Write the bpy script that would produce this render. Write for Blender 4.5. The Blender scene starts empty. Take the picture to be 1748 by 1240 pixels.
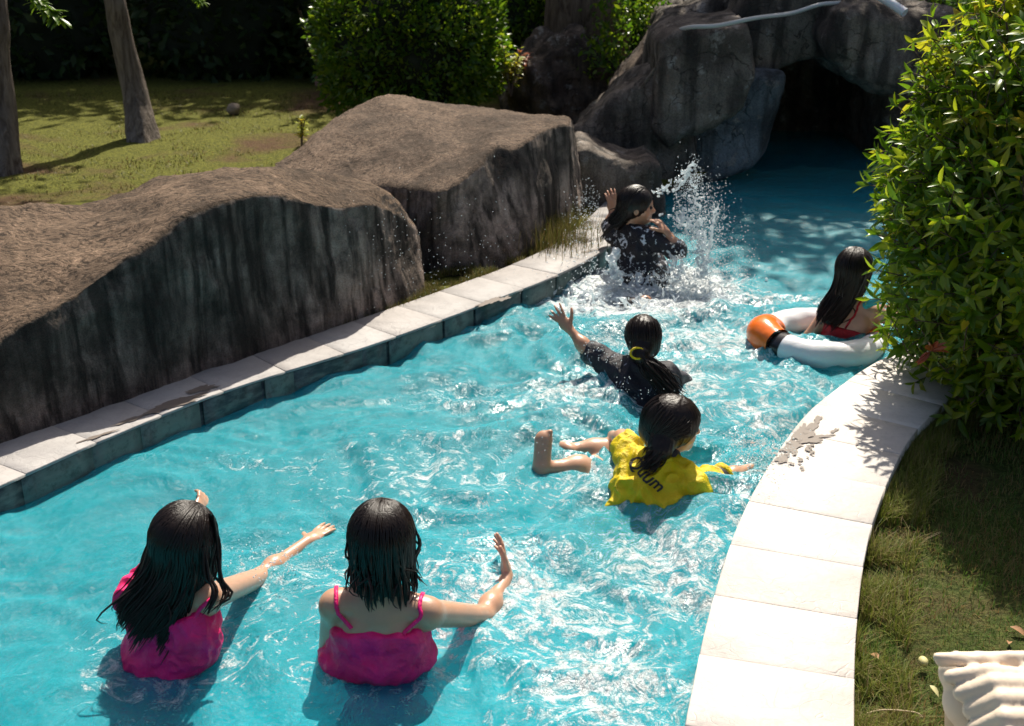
import bpy, bmesh, math, random, time
import numpy as np
from mathutils import Vector, Matrix, noise
from mathutils.bvhtree import BVHTree
random.seed(7); rng = np.random.default_rng(7)
R = math.radians
C = bpy.context.scene.collection
S = bpy.context.scene

# ------------------------------------------------------------------ camera, sky, sun
PITCH = R(21.9); CAMH = 2.03; FPX = 2039.0
cam = bpy.data.cameras.new('camera'); cam.sensor_width = 36; cam.lens = FPX / 1748 * 36
cam.clip_end = 400; cam.clip_start = 0.05
cam.dof.use_dof = True; cam.dof.focus_distance = 3.7; cam.dof.aperture_fstop = 5.6
co = bpy.data.objects.new('camera', cam); C.objects.link(co)
co.location = (0, 0, CAMH); co.rotation_euler = (math.pi / 2 - PITCH, 0, 0)
S.camera = co
SUN_EL = R(52); SUN_AZ = R(11)          # azimuth measured from +Y towards +X
W_ = bpy.data.worlds.new('World'); S.world = W_; W_.use_nodes = True
wn = W_.node_tree; wn.nodes.clear()
sky = wn.nodes.new('ShaderNodeTexSky'); sky.sky_type = 'NISHITA'; sky.sun_disc = False
sky.sun_elevation = SUN_EL; sky.sun_rotation = SUN_AZ
sky.dust_density = 4.5; sky.air_density = 1.0
bg = wn.nodes.new('ShaderNodeBackground'); bg.inputs[1].default_value = 0.078
wo = wn.nodes.new('ShaderNodeOutputWorld')
wn.links.new(sky.outputs[0], bg.inputs[0]); wn.links.new(bg.outputs[0], wo.inputs[0])
sl = bpy.data.lights.new('sun', 'SUN'); sl.energy = 5.0; sl.angle = R(0.53); sl.color = (1, .93, .80)
so = bpy.data.objects.new('sun', sl); C.objects.link(so)
SDIR = Vector((math.sin(SUN_AZ) * math.cos(SUN_EL), math.cos(SUN_AZ) * math.cos(SUN_EL), math.sin(SUN_EL)))
so.rotation_euler = SDIR.to_track_quat('Z', 'Y').to_euler()
S.view_settings.view_transform = 'Standard'; S.view_settings.look = 'None'
S.view_settings.exposure = 0.6; S.view_settings.gamma = 1.0
try: S.view_settings.use_curve_mapping = False
except Exception: pass
cy = S.cycles; cy.use_denoising = True; cy.max_bounces = 8; cy.transparent_max_bounces = 16
cy.sample_clamp_indirect = 6; cy.caustics_reflective = False; cy.caustics_refractive = False
cy.transmission_bounces = 6; cy.glossy_bounces = 4; cy.diffuse_bounces = 3

# ------------------------------------------------------------------ helpers
CP, SP = math.cos(PITCH), math.sin(PITCH)
def ray(px, py):
    x = (px - 874) / FPX; y = -(py - 620) / FPX
    return (x, CP + y * SP, -SP + y * CP)
def at(px, py, z=0.0):
    d = ray(px, py); t = (z - CAMH) / d[2]; return np.array((d[0] * t, d[1] * t, z))
def aY(px, py, Y):
    d = ray(px, py); t = Y / d[1]; return np.array((d[0] * t, Y, CAMH + d[2] * t))
def V(*a): return np.array(a, float)
def unit(v): v = np.asarray(v, float); return v / (np.linalg.norm(v) + 1e-12)

def tag(o, label=None, cat=None, group=None, kind=None):
    if label: o['label'] = label
    if cat: o['category'] = cat
    if group: o['group'] = group
    if kind: o['kind'] = kind
    return o
def empty(name, loc=(0, 0, 0)):
    o = bpy.data.objects.new(name, None); C.objects.link(o); o.location = tuple(loc)
    o.empty_display_size = .1
    return o
def mesh_np(name, v, f, mat, parent=None, smooth=True, mats=None, midx=None):
    """v (n,3) world coordinates; f (m,3) or (m,4) or a list of those"""
    v = np.asarray(v, np.float32)
    if parent is not None:
        v = v - np.array(parent_world(parent), np.float32)
    fl = f if isinstance(f, list) else [np.asarray(f)]
    fl = [np.asarray(a, np.int32) for a in fl if len(a)]
    me = bpy.data.meshes.new(name)
    me.vertices.add(len(v)); me.vertices.foreach_set('co', v.ravel())
    loops = np.concatenate([a.ravel() for a in fl])
    tot = np.concatenate([np.full(len(a), a.shape[1], np.int32) for a in fl])
    start = np.concatenate([[0], np.cumsum(tot)[:-1]]).astype(np.int32)
    me.loops.add(len(loops)); me.loops.foreach_set('vertex_index', loops)
    me.polygons.add(len(tot)); me.polygons.foreach_set('loop_start', start); me.polygons.foreach_set('loop_total', tot)
    me.update(calc_edges=True); me.validate()
    if smooth: me.polygons.foreach_set('use_smooth', np.ones(len(me.polygons), bool))
    for m in (mats or [mat]): me.materials.append(m)
    if midx is not None: me.polygons.foreach_set('material_index', np.asarray(midx, np.int32))
    o = bpy.data.objects.new(name, me); C.objects.link(o)
    if parent is not None: o.parent = parent
    return o
def parent_world(p):
    l = np.array(p.location, float)
    while p.parent is not None: p = p.parent; l = l + np.array(p.location, float)
    return l

# gradient noise, vectorised
_perm = rng.permutation(256); _perm = np.concatenate([_perm, _perm, _perm])
_grad = rng.normal(size=(256, 3)); _grad /= np.linalg.norm(_grad, axis=1)[:, None]
def perlin(p):
    p = np.asarray(p, float); i = np.floor(p).astype(int); f = p - i; i &= 255
    u = f * f * f * (f * (f * 6 - 15) + 10)
    out = 0
    for dx in (0, 1):
        for dy in (0, 1):
            for dz in (0, 1):
                h = _perm[_perm[_perm[i[..., 0] + dx] + i[..., 1] + dy] + i[..., 2] + dz]
                g = _grad[h]
                d = (g * (f - np.array((dx, dy, dz)))).sum(-1)
                w = (u[..., 0] if dx else 1 - u[..., 0]) * (u[..., 1] if dy else 1 - u[..., 1]) * (u[..., 2] if dz else 1 - u[..., 2])
                out = out + d * w
    return out * 1.6
def fbm(p, oct=4, lac=2.03, gain=.5):
    a = 1; s = 0; q = np.asarray(p, float)
    for k in range(oct):
        s = s + a * perlin(q + 17.3 * k); a *= gain; q = q * lac
    return s

# ---- signed distance modelling: one continuous surface from smooth unions
class Sdf:
    def __init__(s, lo, hi, h):
        s.lo = np.array(lo, float); s.h = h
        s.n = np.ceil((np.array(hi) - s.lo) / h).astype(int) + 1
        s.F = np.full(s.n, .5, np.float32)
    def sl(s, lo, hi):
        a = np.clip(np.floor((np.array(lo) - s.lo) / s.h).astype(int), 0, s.n); b = np.clip(np.ceil((np.array(hi) - s.lo) / s.h).astype(int) + 1, 0, s.n)
        if np.any(b <= a): return None
        g = [(s.lo[i] + s.h * np.arange(a[i], b[i])).astype(np.float32) for i in range(3)]
        return (slice(a[0], b[0]), slice(a[1], b[1]), slice(a[2], b[2])), g[0][:, None, None], g[1][None, :, None], g[2][None, None, :]
    def put(s, q, d, k, sub=False):
        F = s.F[q]
        if sub:
            d = -d; h = np.clip(.5 + .5 * (F - d) / -k, 0, 1) if False else np.clip(.5 - .5 * (F - d) / max(k, 1e-6), 0, 1)
            s.F[q] = F * (1 - h) + d * h + k * h * (1 - h)
        else:
            if k <= 0: s.F[q] = np.minimum(F, d); return
            h = np.clip(.5 + .5 * (F - d) / k, 0, 1)
            s.F[q] = F * (1 - h) + d * h - k * h * (1 - h)
    def cap(s, a, b, ra, rb=None, k=.02, flat=None, ff=1.0, sub=False):
        a = np.array(a, float); b = np.array(b, float); rb = ra if rb is None else rb
        m = max(ra, rb) * (1.0 if ff >= 1 else 1 / ff) + k + s.h * 2
        r = s.sl(np.minimum(a, b) - m, np.maximum(a, b) + m)
        if r is None: return
        q, X, Y, Z = r; c = (a + b) / 2
        X = X - c[0]; Y = Y - c[1]; Z = Z - c[2]; a = a - c; b = b - c
        if flat is not None:
            fl = unit(flat); t = (X * fl[0] + Y * fl[1] + Z * fl[2]) * (ff - 1)
            X = X + t * fl[0]; Y = Y + t * fl[1]; Z = Z + t * fl[2]
            a = a + fl * (a @ fl) * (ff - 1); b = b + fl * (b @ fl) * (ff - 1)
        ab = b - a; L = ab @ ab + 1e-9
        t = np.clip(((X - a[0]) * ab[0] + (Y - a[1]) * ab[1] + (Z - a[2]) * ab[2]) / L, 0, 1)
        d = np.sqrt((X - a[0] - t * ab[0]) ** 2 + (Y - a[1] - t * ab[1]) ** 2 + (Z - a[2] - t * ab[2]) ** 2) - (ra + (rb - ra) * t)
        if flat is not None: d = d / max(ff, 1) ** .5
        s.put(q, d.astype(np.float32), k, sub)
    def ell(s, c, rad, M=None, k=.02, sub=False):
        c = np.array(c, float); rad = np.array(rad, float); m = rad.max() + k + 2 * s.h
        r = s.sl(c - m, c + m)
        if r is None: return
        q, X, Y, Z = r; X = X - c[0]; Y = Y - c[1]; Z = Z - c[2]
        if M is None: M = np.eye(3)
        x = (X * M[0, 0] + Y * M[1, 0] + Z * M[2, 0]) / rad[0]; y = (X * M[0, 1] + Y * M[1, 1] + Z * M[2, 1]) / rad[1]; z = (X * M[0, 2] + Y * M[1, 2] + Z * M[2, 2]) / rad[2]
        k0 = np.sqrt(x * x + y * y + z * z) + 1e-6
        k1 = np.sqrt((x / rad[0]) ** 2 + (y / rad[1]) ** 2 + (z / rad[2]) ** 2) + 1e-6
        s.put(q, (k0 * (k0 - 1) / k1).astype(np.float32), k, sub)
    def cut_halfspace(s, p, n, k=.004):
        n = unit(n); g = [(s.lo[i] + s.h * np.arange(s.n[i])).astype(np.float32) for i in range(3)]
        d = (g[0][:, None, None] - p[0]) * n[0] + (g[1][None, :, None] - p[1]) * n[1] + (g[2][None, None, :] - p[2]) * n[2]
        s.F = np.maximum(s.F, d.astype(np.float32))
    def nets(s):
        F = s.F.copy()
        F[0] = F[-1] = 1; F[:, 0] = F[:, -1] = 1; F[:, :, 0] = F[:, :, -1] = 1
        I = F < 0
        c = I[:-1, :-1, :-1].astype(np.int8)
        for dx, dy, dz in ((1,0,0),(0,1,0),(0,0,1),(1,1,0),(1,0,1),(0,1,1),(1,1,1)):
            c = c + I[dx:I.shape[0]-1+dx, dy:I.shape[1]-1+dy, dz:I.shape[2]-1+dz]
        act = (c > 0) & (c < 8)
        idx = np.argwhere(act); N = len(idx)
        vid = np.full(act.shape, -1, np.int32); vid[act] = np.arange(N)
        P = np.zeros((N, 3)); cnt = np.zeros(N)
        for ax in range(3):
            o = [a for a in range(3) if a != ax]
            for u in (0, 1):
                for w in (0, 1):
                    p0 = idx.copy(); p0[:, o[0]] += u; p0[:, o[1]] += w; p1 = p0.copy(); p1[:, ax] += 1
                    f0 = F[tuple(p0.T)]; f1 = F[tuple(p1.T)]; m = (f0 < 0) != (f1 < 0)
                    t = np.where(m, f0 / np.where(m, f0 - f1, 1), 0)
                    q = p0.astype(float); q[:, ax] += t
                    P[m] += q[m]; cnt[m] += 1
        P /= cnt[:, None]
        quads = []
        for ax in range(3):
            A = [slice(1, -1)] * 3; A[ax] = slice(0, -1); B = [slice(1, -1)] * 3; B[ax] = slice(1, None)
            a = I[tuple(A)]; b = I[tuple(B)]
            for flip, m in ((False, a & ~b), (True, ~a & b)):
                e = np.argwhere(m)
                if not len(e): continue
                off = np.ones(3, int); off[ax] = 0; e = e + off
                o1, o2 = (ax + 1) % 3, (ax + 2) % 3
                def cell(s1, s2):
                    q = e.copy(); q[:, o1] -= s1; q[:, o2] -= s2; return vid[tuple(q.T)]
                qd = np.stack([cell(1, 1), cell(0, 1), cell(0, 0), cell(1, 0)], 1)
                quads.append(qd[:, ::-1] if flip else qd)
        return s.lo + P * s.h, np.concatenate(quads) if quads else np.zeros((0, 4), int)
def vnormals(v, f):
    n = np.zeros_like(v); fn = np.cross(v[f[:, 2]] - v[f[:, 0]], v[f[:, 3]] - v[f[:, 1]])
    for k in range(4):
        for c in range(3): n[:, c] += np.bincount(f[:, k], fn[:, c], len(v))
    return n / (np.linalg.norm(n, axis=1)[:, None] + 1e-9)
def smooth_v(v, f, it=1, lam=.5):
    for _ in range(it):
        s = np.zeros_like(v); c = np.zeros(len(v))
        for a, b in ((0, 1), (1, 2), (2, 3), (3, 0)):
            for p, q in ((a, b), (b, a)):
                c += np.bincount(f[:, p], minlength=len(v))
                for k in range(3): s[:, k] += np.bincount(f[:, p], v[f[:, q], k], len(v))
        v = v + lam * (s / np.maximum(c, 1)[:, None] - v)
    return v

# ------------------------------------------------------------------ materials
class NT:
    def __init__(s, name):
        s.m = bpy.data.materials.new(name); s.m.use_nodes = True; s.t = s.m.node_tree; s.t.nodes.clear()
        s.out = s.t.nodes.new('ShaderNodeOutputMaterial')
    def n(s, typ, **kw):
        nd = s.t.nodes.new('ShaderNode' + typ)
        for k, v in kw.items():
            if k.startswith('_'): setattr(nd, k[1:], v)
        return nd
    def L(s, a, b): s.t.links.new(a, b)
    def geo(s): return s.n('NewGeometry')
    def pos(s, scale=(1, 1, 1)):
        g = s.geo(); m = s.n('Mapping'); m.inputs['Scale'].default_value = scale; s.L(g.outputs['Position'], m.inputs[0]); return m.outputs[0]
    def noise(s, vec, scale, detail=4, rough=.55, dist=0):
        nd = s.n('TexNoise'); nd.inputs['Scale'].default_value = scale; nd.inputs['Detail'].default_value = detail
        nd.inputs['Roughness'].default_value = rough; nd.inputs['Distortion'].default_value = dist
        s.L(vec, nd.inputs['Vector']); return nd.outputs['Fac']
    def ramp(s, fac, stops):
        r = s.n('ValToRGB'); e = r.color_ramp.elements
        while len(e) < len(stops): e.new(.5)
        for i, (p, c) in enumerate(stops):
            e[i].position = p; e[i].color = (c, c, c, 1) if not isinstance(c, tuple) else tuple(c) + (1,)
        s.L(fac, r.inputs[0]); return r.outputs[0]
    def mix(s, fac, a, b, mode='MIX'):
        m = s.n('Mix'); m.data_type = 'RGBA'; m.blend_type = mode
        for v, i in ((fac, 0), (a, 6), (b, 7)):
            if isinstance(v, (int, float)): m.inputs[i].default_value = v
            elif isinstance(v, tuple): m.inputs[i].default_value = tuple(v) + (1,)
            else: s.L(v, m.inputs[i])
        return m.outputs[2]
    def math(s, op, a, b=None, clamp=False):
        m = s.n('Math'); m.operation = op; m.use_clamp = clamp
        for v, i in ((a, 0), (b, 1)):
            if v is None: continue
            if isinstance(v, (int, float)): m.inputs[i].default_value = v
            else: s.L(v, m.inputs[i])
        return m.outputs[0]
    def bump(s, h, strength=.5, dist=.01, prev=None):
        b = s.n('Bump'); b.inputs['Strength'].default_value = strength; b.inputs['Distance'].default_value = dist
        s.L(h, b.inputs['Height'])
        if prev is not None: s.L(prev, b.inputs['Normal'])
        return b.outputs[0]
    def pbr(s, col, rough=.6, normal=None, spec=.5, **kw):
        p = s.n('BsdfPrincipled')
        if isinstance(col, tuple): p.inputs['Base Color'].default_value = tuple(col) + (1,)
        else: s.L(col, p.inputs['Base Color'])
        if isinstance(rough, (int, float)): p.inputs['Roughness'].default_value = rough
        else: s.L(rough, p.inputs['Roughness'])
        p.inputs['Specular IOR Level'].default_value = spec
        if normal is not None: s.L(normal, p.inputs['Normal'])
        for k, v in kw.items(): p.inputs[k].default_value = v
        return p
    def done(s, shader):
        s.L(shader, s.out.inputs['Surface']); return s.m
def simple(name, col, rough=.6, bump=0, scale=60, var=.15, spec=.5):
    t = NT(name); P = t.pos()
    n1 = t.noise(P, scale); n2 = t.noise(P, scale / 7)
    c = t.mix(t.ramp(n2, [(.3, 0.0), (.7, 1.0)]), tuple(x * (1 - var) for x in col), tuple(min(1, x * (1 + var)) for x in col))
    return t.done(t.pbr(c, rough, t.bump(n1, bump, .004) if bump else None, spec).outputs[0])

def rock_mat(name, top=(.36, .245, .165), face=(.085, .068, .056), light=(.54, .42, .35), tscale=1.0):
    t = NT(name); g = t.geo(); P = t.pos()
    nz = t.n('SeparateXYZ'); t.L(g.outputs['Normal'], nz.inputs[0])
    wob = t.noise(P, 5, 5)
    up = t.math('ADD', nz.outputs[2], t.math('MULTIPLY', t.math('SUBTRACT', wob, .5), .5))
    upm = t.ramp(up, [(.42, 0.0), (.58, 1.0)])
    # top: weathered brown granite, matted straw-like lines
    ps = t.pos((5.5, 11, 8.5)) if tscale > .8 else t.pos((9, 17, 13)); fib = t.noise(ps, 2.2, 8, .7, 2.6)
    pm = t.noise(P, 2.1, 7, .65, .6)
    tc = t.mix(t.ramp(pm, [(.35, 0.0), (.68, 1.0)]), tuple(x * .30 for x in top), tuple(min(1, x * 1.15) for x in top))
    tc = t.mix(t.ramp(fib, [(.40, 1.0), (.54, 0.0)]), tc, tuple(x * .16 for x in top))
    tc = t.mix(t.ramp(fib, [(.60, 0.0), (.72, .8)]), tc, tuple(min(1, x * 2.0) for x in top))
    grain = t.noise(P, 190, 3)
    tc = t.mix(t.ramp(grain, [(.38, .55), (.62, 1.15)]), (0, 0, 0), tc)
    # face: darker base on steep sides, black stains, pale runs of water marks
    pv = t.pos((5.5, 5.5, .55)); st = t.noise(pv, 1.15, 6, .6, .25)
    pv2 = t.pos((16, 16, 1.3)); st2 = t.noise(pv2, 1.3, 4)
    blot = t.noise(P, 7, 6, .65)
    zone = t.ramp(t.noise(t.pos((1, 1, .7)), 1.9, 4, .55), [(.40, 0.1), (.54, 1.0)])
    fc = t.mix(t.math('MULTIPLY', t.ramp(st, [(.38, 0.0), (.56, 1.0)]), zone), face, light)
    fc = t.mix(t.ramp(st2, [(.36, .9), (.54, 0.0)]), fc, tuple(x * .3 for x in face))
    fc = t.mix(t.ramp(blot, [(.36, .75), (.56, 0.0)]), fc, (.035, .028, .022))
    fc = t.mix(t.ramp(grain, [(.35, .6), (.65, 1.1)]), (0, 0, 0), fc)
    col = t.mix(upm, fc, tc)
    b1 = t.bump(fib, 1.0, .035 * tscale); b2 = t.bump(grain, .6, .004, b1); b3 = t.bump(t.noise(P, 30, 6, .7), .7, .015, b2)
    return t.done(t.pbr(col, .85, b3, .25).outputs[0])
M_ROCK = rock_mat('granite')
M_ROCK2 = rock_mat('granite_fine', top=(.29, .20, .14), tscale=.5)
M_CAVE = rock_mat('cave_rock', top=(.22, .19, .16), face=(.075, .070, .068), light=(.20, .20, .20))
def blotchy(name, dark, lite, water=(.05, .12, .14)):
    t = NT(name); P = t.pos(); g = t.geo(); sx = t.n('SeparateXYZ'); t.L(g.outputs['Position'], sx.inputs[0])
    a = t.noise(P, 2.2, 6, .65, .6); b = t.noise(P, 9, 6, .7); c = t.noise(P, 120, 3); v = t.noise(t.pos((6, 6, .8)), 1.4, 5)
    col = t.mix(t.ramp(a, [(.40, 0.0), (.62, 1.0)]), dark, lite)
    col = t.mix(t.ramp(b, [(.57, 0.0), (.64, .8)]), col, (.34, .31, .28))
    col = t.mix(t.ramp(v, [(.38, .8), (.56, 0.0)]), col, (.025, .021, .018))
    col = t.mix(t.ramp(c, [(.36, .6), (.64, 1.15)]), (0, 0, 0), col)
    vo = t.n('TexVoronoi'); vo.feature = 'DISTANCE_TO_EDGE'; vo.inputs['Scale'].default_value = 2.2; wv = t.n('VectorMath'); wv.operation = 'ADD'; nz_ = t.n('TexNoise'); nz_.inputs['Scale'].default_value = 2.5; nz_.inputs['Detail'].default_value = 5; t.L(P, nz_.inputs['Vector']); t.L(P, wv.inputs[0]); t.L(nz_.outputs['Color'], wv.inputs[1]); t.L(wv.outputs[0], vo.inputs['Vector'])
    cr = t.ramp(vo.outputs['Distance'], [(0, 0.0), (.012, 1.0)]); col = t.mix(cr, tuple(x * .55 for x in dark), col)
    n = t.bump(c, .5, .004, t.bump(b, .8, .03, t.bump(cr, .7, .02)))
    return t.done(t.pbr(col, .85, n, .25).outputs[0])
M_CAVE = blotchy('cave_rock_blotchy', (.10, .08, .066), (.26, .215, .175))
M_CAVE2 = blotchy('cave_rock_grey', (.12, .135, .15), (.25, .27, .29))
M_BARKROCK = blotchy('root_rock', (.075, .052, .04), (.21, .155, .115))

def bark_mat(name, a, b):
    t = NT(name); n = t.noise(t.pos((22, 22, 3.2)), 1.2, 7, .68, .8); m = t.noise(t.pos(), 3, 4)
    col = t.mix(t.ramp(n, [(.36, 0.0), (.64, 1.0)]), a, b); col = t.mix(t.ramp(m, [(.4, .0), (.7, .55)]), col, tuple(x * .45 for x in b))
    return t.done(t.pbr(col, .9, t.bump(n, 1, .03), .2).outputs[0])
M_BARK = bark_mat('bark', (.07, .05, .04), (.30, .25, .21)); M_BARK2 = bark_mat('bark_brown', (.065, .042, .032), (.26, .185, .14))

def leaf_mat(name, a, b, c, trans=.45, rough=.35, spec=.5):
    t = NT(name); g = t.geo(); oi = t.n('ObjectInfo')
    r = t.math('FRACT', t.math('ADD', g.outputs['Random Per Island'], oi.outputs['Random']))
    col = t.ramp(r, [(.0, a), (.55, b), (.9, c)])
    col = t.mix(t.ramp(t.noise(t.pos(), 1.7, 3), [(.4, 0.0), (.65, .5)]), col, tuple(x * .6 for x in a))
    p = t.pbr(col, rough, None, spec)
    tr = t.n('BsdfTranslucent'); tc = t.mix(1.0, col, (1.0, 1.0, .35), 'MULTIPLY'); t.L(t.mix(.5, tc, col, 'ADD'), tr.inputs[0])
    ms = t.n('MixShader'); ms.inputs[0].default_value = trans; t.L(p.outputs[0], ms.inputs[1]); t.L(tr.outputs[0], ms.inputs[2])
    return t.done(ms.outputs[0])
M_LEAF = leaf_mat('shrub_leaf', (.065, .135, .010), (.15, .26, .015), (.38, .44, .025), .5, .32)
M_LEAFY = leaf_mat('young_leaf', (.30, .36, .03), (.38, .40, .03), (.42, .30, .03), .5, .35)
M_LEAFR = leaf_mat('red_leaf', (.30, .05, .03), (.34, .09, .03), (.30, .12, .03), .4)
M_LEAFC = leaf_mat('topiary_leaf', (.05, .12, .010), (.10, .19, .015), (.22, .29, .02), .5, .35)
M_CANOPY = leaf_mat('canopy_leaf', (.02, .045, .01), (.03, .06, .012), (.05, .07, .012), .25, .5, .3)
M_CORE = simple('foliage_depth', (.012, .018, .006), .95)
M_LEAFB = leaf_mat('bright_branch_leaf', (.10, .2, .02), (.16, .27, .03), (.2, .3, .03), .5)

def grass_mat(name, a, b, dirt, s=1.0):
    t = NT(name); P = t.pos(); n = t.noise(P, 1.6 * s, 6, .6, .4); n2 = t.noise(P, 45, 5, .7); n3 = t.noise(P, .7, 3)
    col = t.mix(t.ramp(n2, [(.35, 0.0), (.65, 1.0)]), a, b)
    col = t.mix(t.ramp(n, [(.52, 0.0), (.64, 1.0)]), col, dirt)
    col = t.mix(t.ramp(n2, [(.3, .55), (.7, 1.2)]), (0, 0, 0), col)
    return t.done(t.pbr(col, .9, t.bump(n2, 1, .03), .15).outputs[0])
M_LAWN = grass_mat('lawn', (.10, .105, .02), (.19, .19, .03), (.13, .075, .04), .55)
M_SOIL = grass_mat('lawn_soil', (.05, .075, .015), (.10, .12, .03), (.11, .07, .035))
def blade_mat(name, a, b, c):
    t = NT(name); g = t.geo(); P = t.pos(); n = t.noise(P, 3.2, 4, .6)
    r = t.math('ADD', t.math('MULTIPLY', g.outputs['Random Per Island'], .6), t.math('MULTIPLY', n, .5))
    col = t.ramp(r, [(.2, a), (.5, b), (.78, c)])
    p = t.pbr(col, .5, None, .3); tr = t.n('BsdfTranslucent'); t.L(col, tr.inputs[0])
    ms = t.n('MixShader'); ms.inputs[0].default_value = .35; t.L(p.outputs[0], ms.inputs[1]); t.L(tr.outputs[0], ms.inputs[2])
    return t.done(ms.outputs[0])
M_BLADE = blade_mat('grass_blade', (.055, .13, .015), (.11, .19, .03), (.26, .17, .07))
M_BLADEY = blade_mat('edge_grass_blade', (.09, .14, .02), (.2, .24, .03), (.26, .2, .09))
M_BLADEL = blade_mat('left_grass_blade', (.06, .07, .012), (.12, .13, .02), (.19, .13, .05))

def stone_mat(name, base):
    t = NT(name); P = t.pos(); oi = t.n('ObjectInfo')
    a = t.noise(P, 3.5, 6, .6, .5); b = t.noise(P, 26, 6, .65, 1.0); c = t.noise(P, 240, 2)
    col = t.mix(t.ramp(a, [(.38, 0.0), (.62, 1.0)]), tuple(x * .80 for x in base), base)
    col = t.mix(t.ramp(b, [(.30, .35), (.48, 0.0)]), col, tuple(x * .55 for x in base))
    hue = t.mix(oi.outputs['Random'], (.93, .90, .88), (1, 1, 1)); col = t.mix(1.0, col, hue, 'MULTIPLY')
    v = t.n('TexVoronoi'); v.feature = 'DISTANCE_TO_EDGE'; v.inputs['Scale'].default_value = 3.0
    wp = t.n('VectorMath'); wp.operation = 'ADD'; nv = t.n('TexNoise'); nv.inputs['Scale'].default_value = 5; t.L(P, nv.inputs['Vector']); t.L(P, wp.inputs[0]); t.L(nv.outputs['Color'], wp.inputs[1]); t.L(wp.outputs[0], v.inputs['Vector'])
    crack = t.ramp(v.outputs['Distance'], [(0, 0.0), (.012, 1.0)])
    nb = t.bump(crack, .35, .003, t.bump(b, .5, .006, t.bump(c, .3, .001)))
    return t.done(t.pbr(col, .6, nb, .4).outputs[0])
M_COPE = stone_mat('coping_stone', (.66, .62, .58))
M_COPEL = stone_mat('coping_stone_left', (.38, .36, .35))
M_GROUT = simple('grout', (.34, .31, .28), .9, .4)
def tile_mat():
    t = NT('waterline_tile'); P = t.pos(); oi = t.n('ObjectInfo'); r = oi.outputs['Random']
    col = t.ramp(r, [(0, (.018, .032, .042)), (.35, (.03, .055, .06)), (.6, (.07, .11, .10)), (.85, (.12, .16, .14))])
    n = t.noise(t.pos((7, 7, 22)), 1.5, 5, .6); n2 = t.noise(P, 22, 5, .7)
    col = t.mix(t.ramp(n, [(.42, 0.0), (.68, .8)]), col, (.16, .20, .18)); col = t.mix(t.ramp(n2, [(.35, .6), (.5, 0.0)]), col, (.012, .018, .02))
    return t.done(t.pbr(col, .35, t.bump(n2, .5, .004), .5).outputs[0])
M_TILE = tile_mat()
M_POOL = simple('pool_paint', (.01, .62, .78), .5, .2, 12, .08)
M_LINE = simple('pool_joint', (.02, .12, .14), .7)
M_WET = NT('wet_stone'); M_WET = M_WET.done(M_WET.pbr((.17, .14, .12), .45, None, .3).outputs[0])

def skin_mat(name, col, sss=.08):
    t = NT(name); P = t.pos(); n = t.noise(P, 14, 4); f = t.noise(P, 160, 3)
    c = t.mix(t.ramp(n, [(.35, 0.0), (.65, 1.0)]), tuple(x * .9 for x in col), (min(1, col[0] * 1.08), col[1], col[2] * .95))
    p = t.pbr(c, t.ramp(f, [(.3, .28), (.7, .5)]), t.bump(f, .12, .002), .5)
    p.inputs['Subsurface Weight'].default_value = sss; p.inputs['Subsurface Scale'].default_value = .02
    p.inputs['Subsurface Radius'].default_value = (1, .35, .2)
    p.inputs['Coat Weight'].default_value = .25; p.inputs['Coat Roughness'].default_value = .18
    return t.done(p.outputs[0])
M_SKIN = skin_mat('skin_light', (.50, .29, .19)); M_SKIN2 = skin_mat('skin_tan', (.46, .24, .145))
def hair_mat():
    t = NT('wet_hair'); n = t.noise(t.pos((130, 130, 9)), 1.6, 4, .6)
    col = t.mix(n, (.004, .002, .002), (.016, .008, .005))
    p = t.pbr(col, .36, t.bump(n, .5, .003), .3)
    return t.done(p.outputs[0])
M_HAIR = hair_mat()
def cloth_mat(name, fn, rough=.6, spec=.4, coat=0):
    t = NT(name); P = t.pos(); col = fn(t, P); w = t.noise(P, 26, 6, .65, 1.4)
    p = t.pbr(col, rough, t.bump(w, .8, .014), spec)
    if coat: p.inputs['Coat Weight'].default_value = coat; p.inputs['Coat Roughness'].default_value = .2
    return t.done(p.outputs[0])
M_PINK = cloth_mat('pink_swim_fabric', lambda t, P: t.mix(t.ramp(t.noise(P, 9, 4), [(.35, 0.0), (.65, 1.0)]), (.90, .004, .13), (.98, .008, .21)), .5, .4, .12)
M_PURP = cloth_mat('purple_reflection_fabric', lambda t, P: t.ramp(t.noise(t.pos((9, 9, 26)), 1.2, 3, .5, 1), [(.35, (.025, .03, .045)), (.48, (.10, .12, .14)), (.55, (.16, .02, .14)), (.66, (.03, .03, .04))]), .5)  # purple and grey bands put the underwater reflection into the cloth colour
M_YEL = cloth_mat('yellow_jersey', lambda t, P: t.mix(t.ramp(t.noise(P, 8, 4), [(.35, 0.0), (.65, 1.0)]), (.66, .46, .0), (.86, .66, .005)), .5)
M_NAVY = cloth_mat('navy_shirt', lambda t, P: t.ramp(t.noise(t.pos((30, 30, 10)), 1, 3, .5, 2), [(.66, (.010, .009, .018)), (.70, (.35, .36, .45))]), .5)
M_PRINT = cloth_mat('black_print_shirt', lambda t, P: t.ramp(t.noise(P, 18, 3, .5, 1.5), [(.585, (.010, .009, .016)), (.60, (.7, .72, .76))]), .45)
M_RED = cloth_mat('red_fabric', lambda t, P: t.mix(t.noise(P, 12), (.42, .008, .018), (.55, .015, .03)), .5)
M_BLACK = simple('black_cloth', (.015, .012, .015), .6)
M_TEALC = simple('teal_cloth', (.02, .30, .32), .6)
def pvc(name, col):
    t = NT(name); P = t.pos(); w = t.noise(P, 26, 3, .5, .6)
    p = t.pbr(col, .22, t.bump(w, .25, .008), .5)
    p.inputs['Subsurface Weight'].default_value = .1; p.inputs['Subsurface Scale'].default_value = .02
    return t.done(p.outputs[0])
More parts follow.
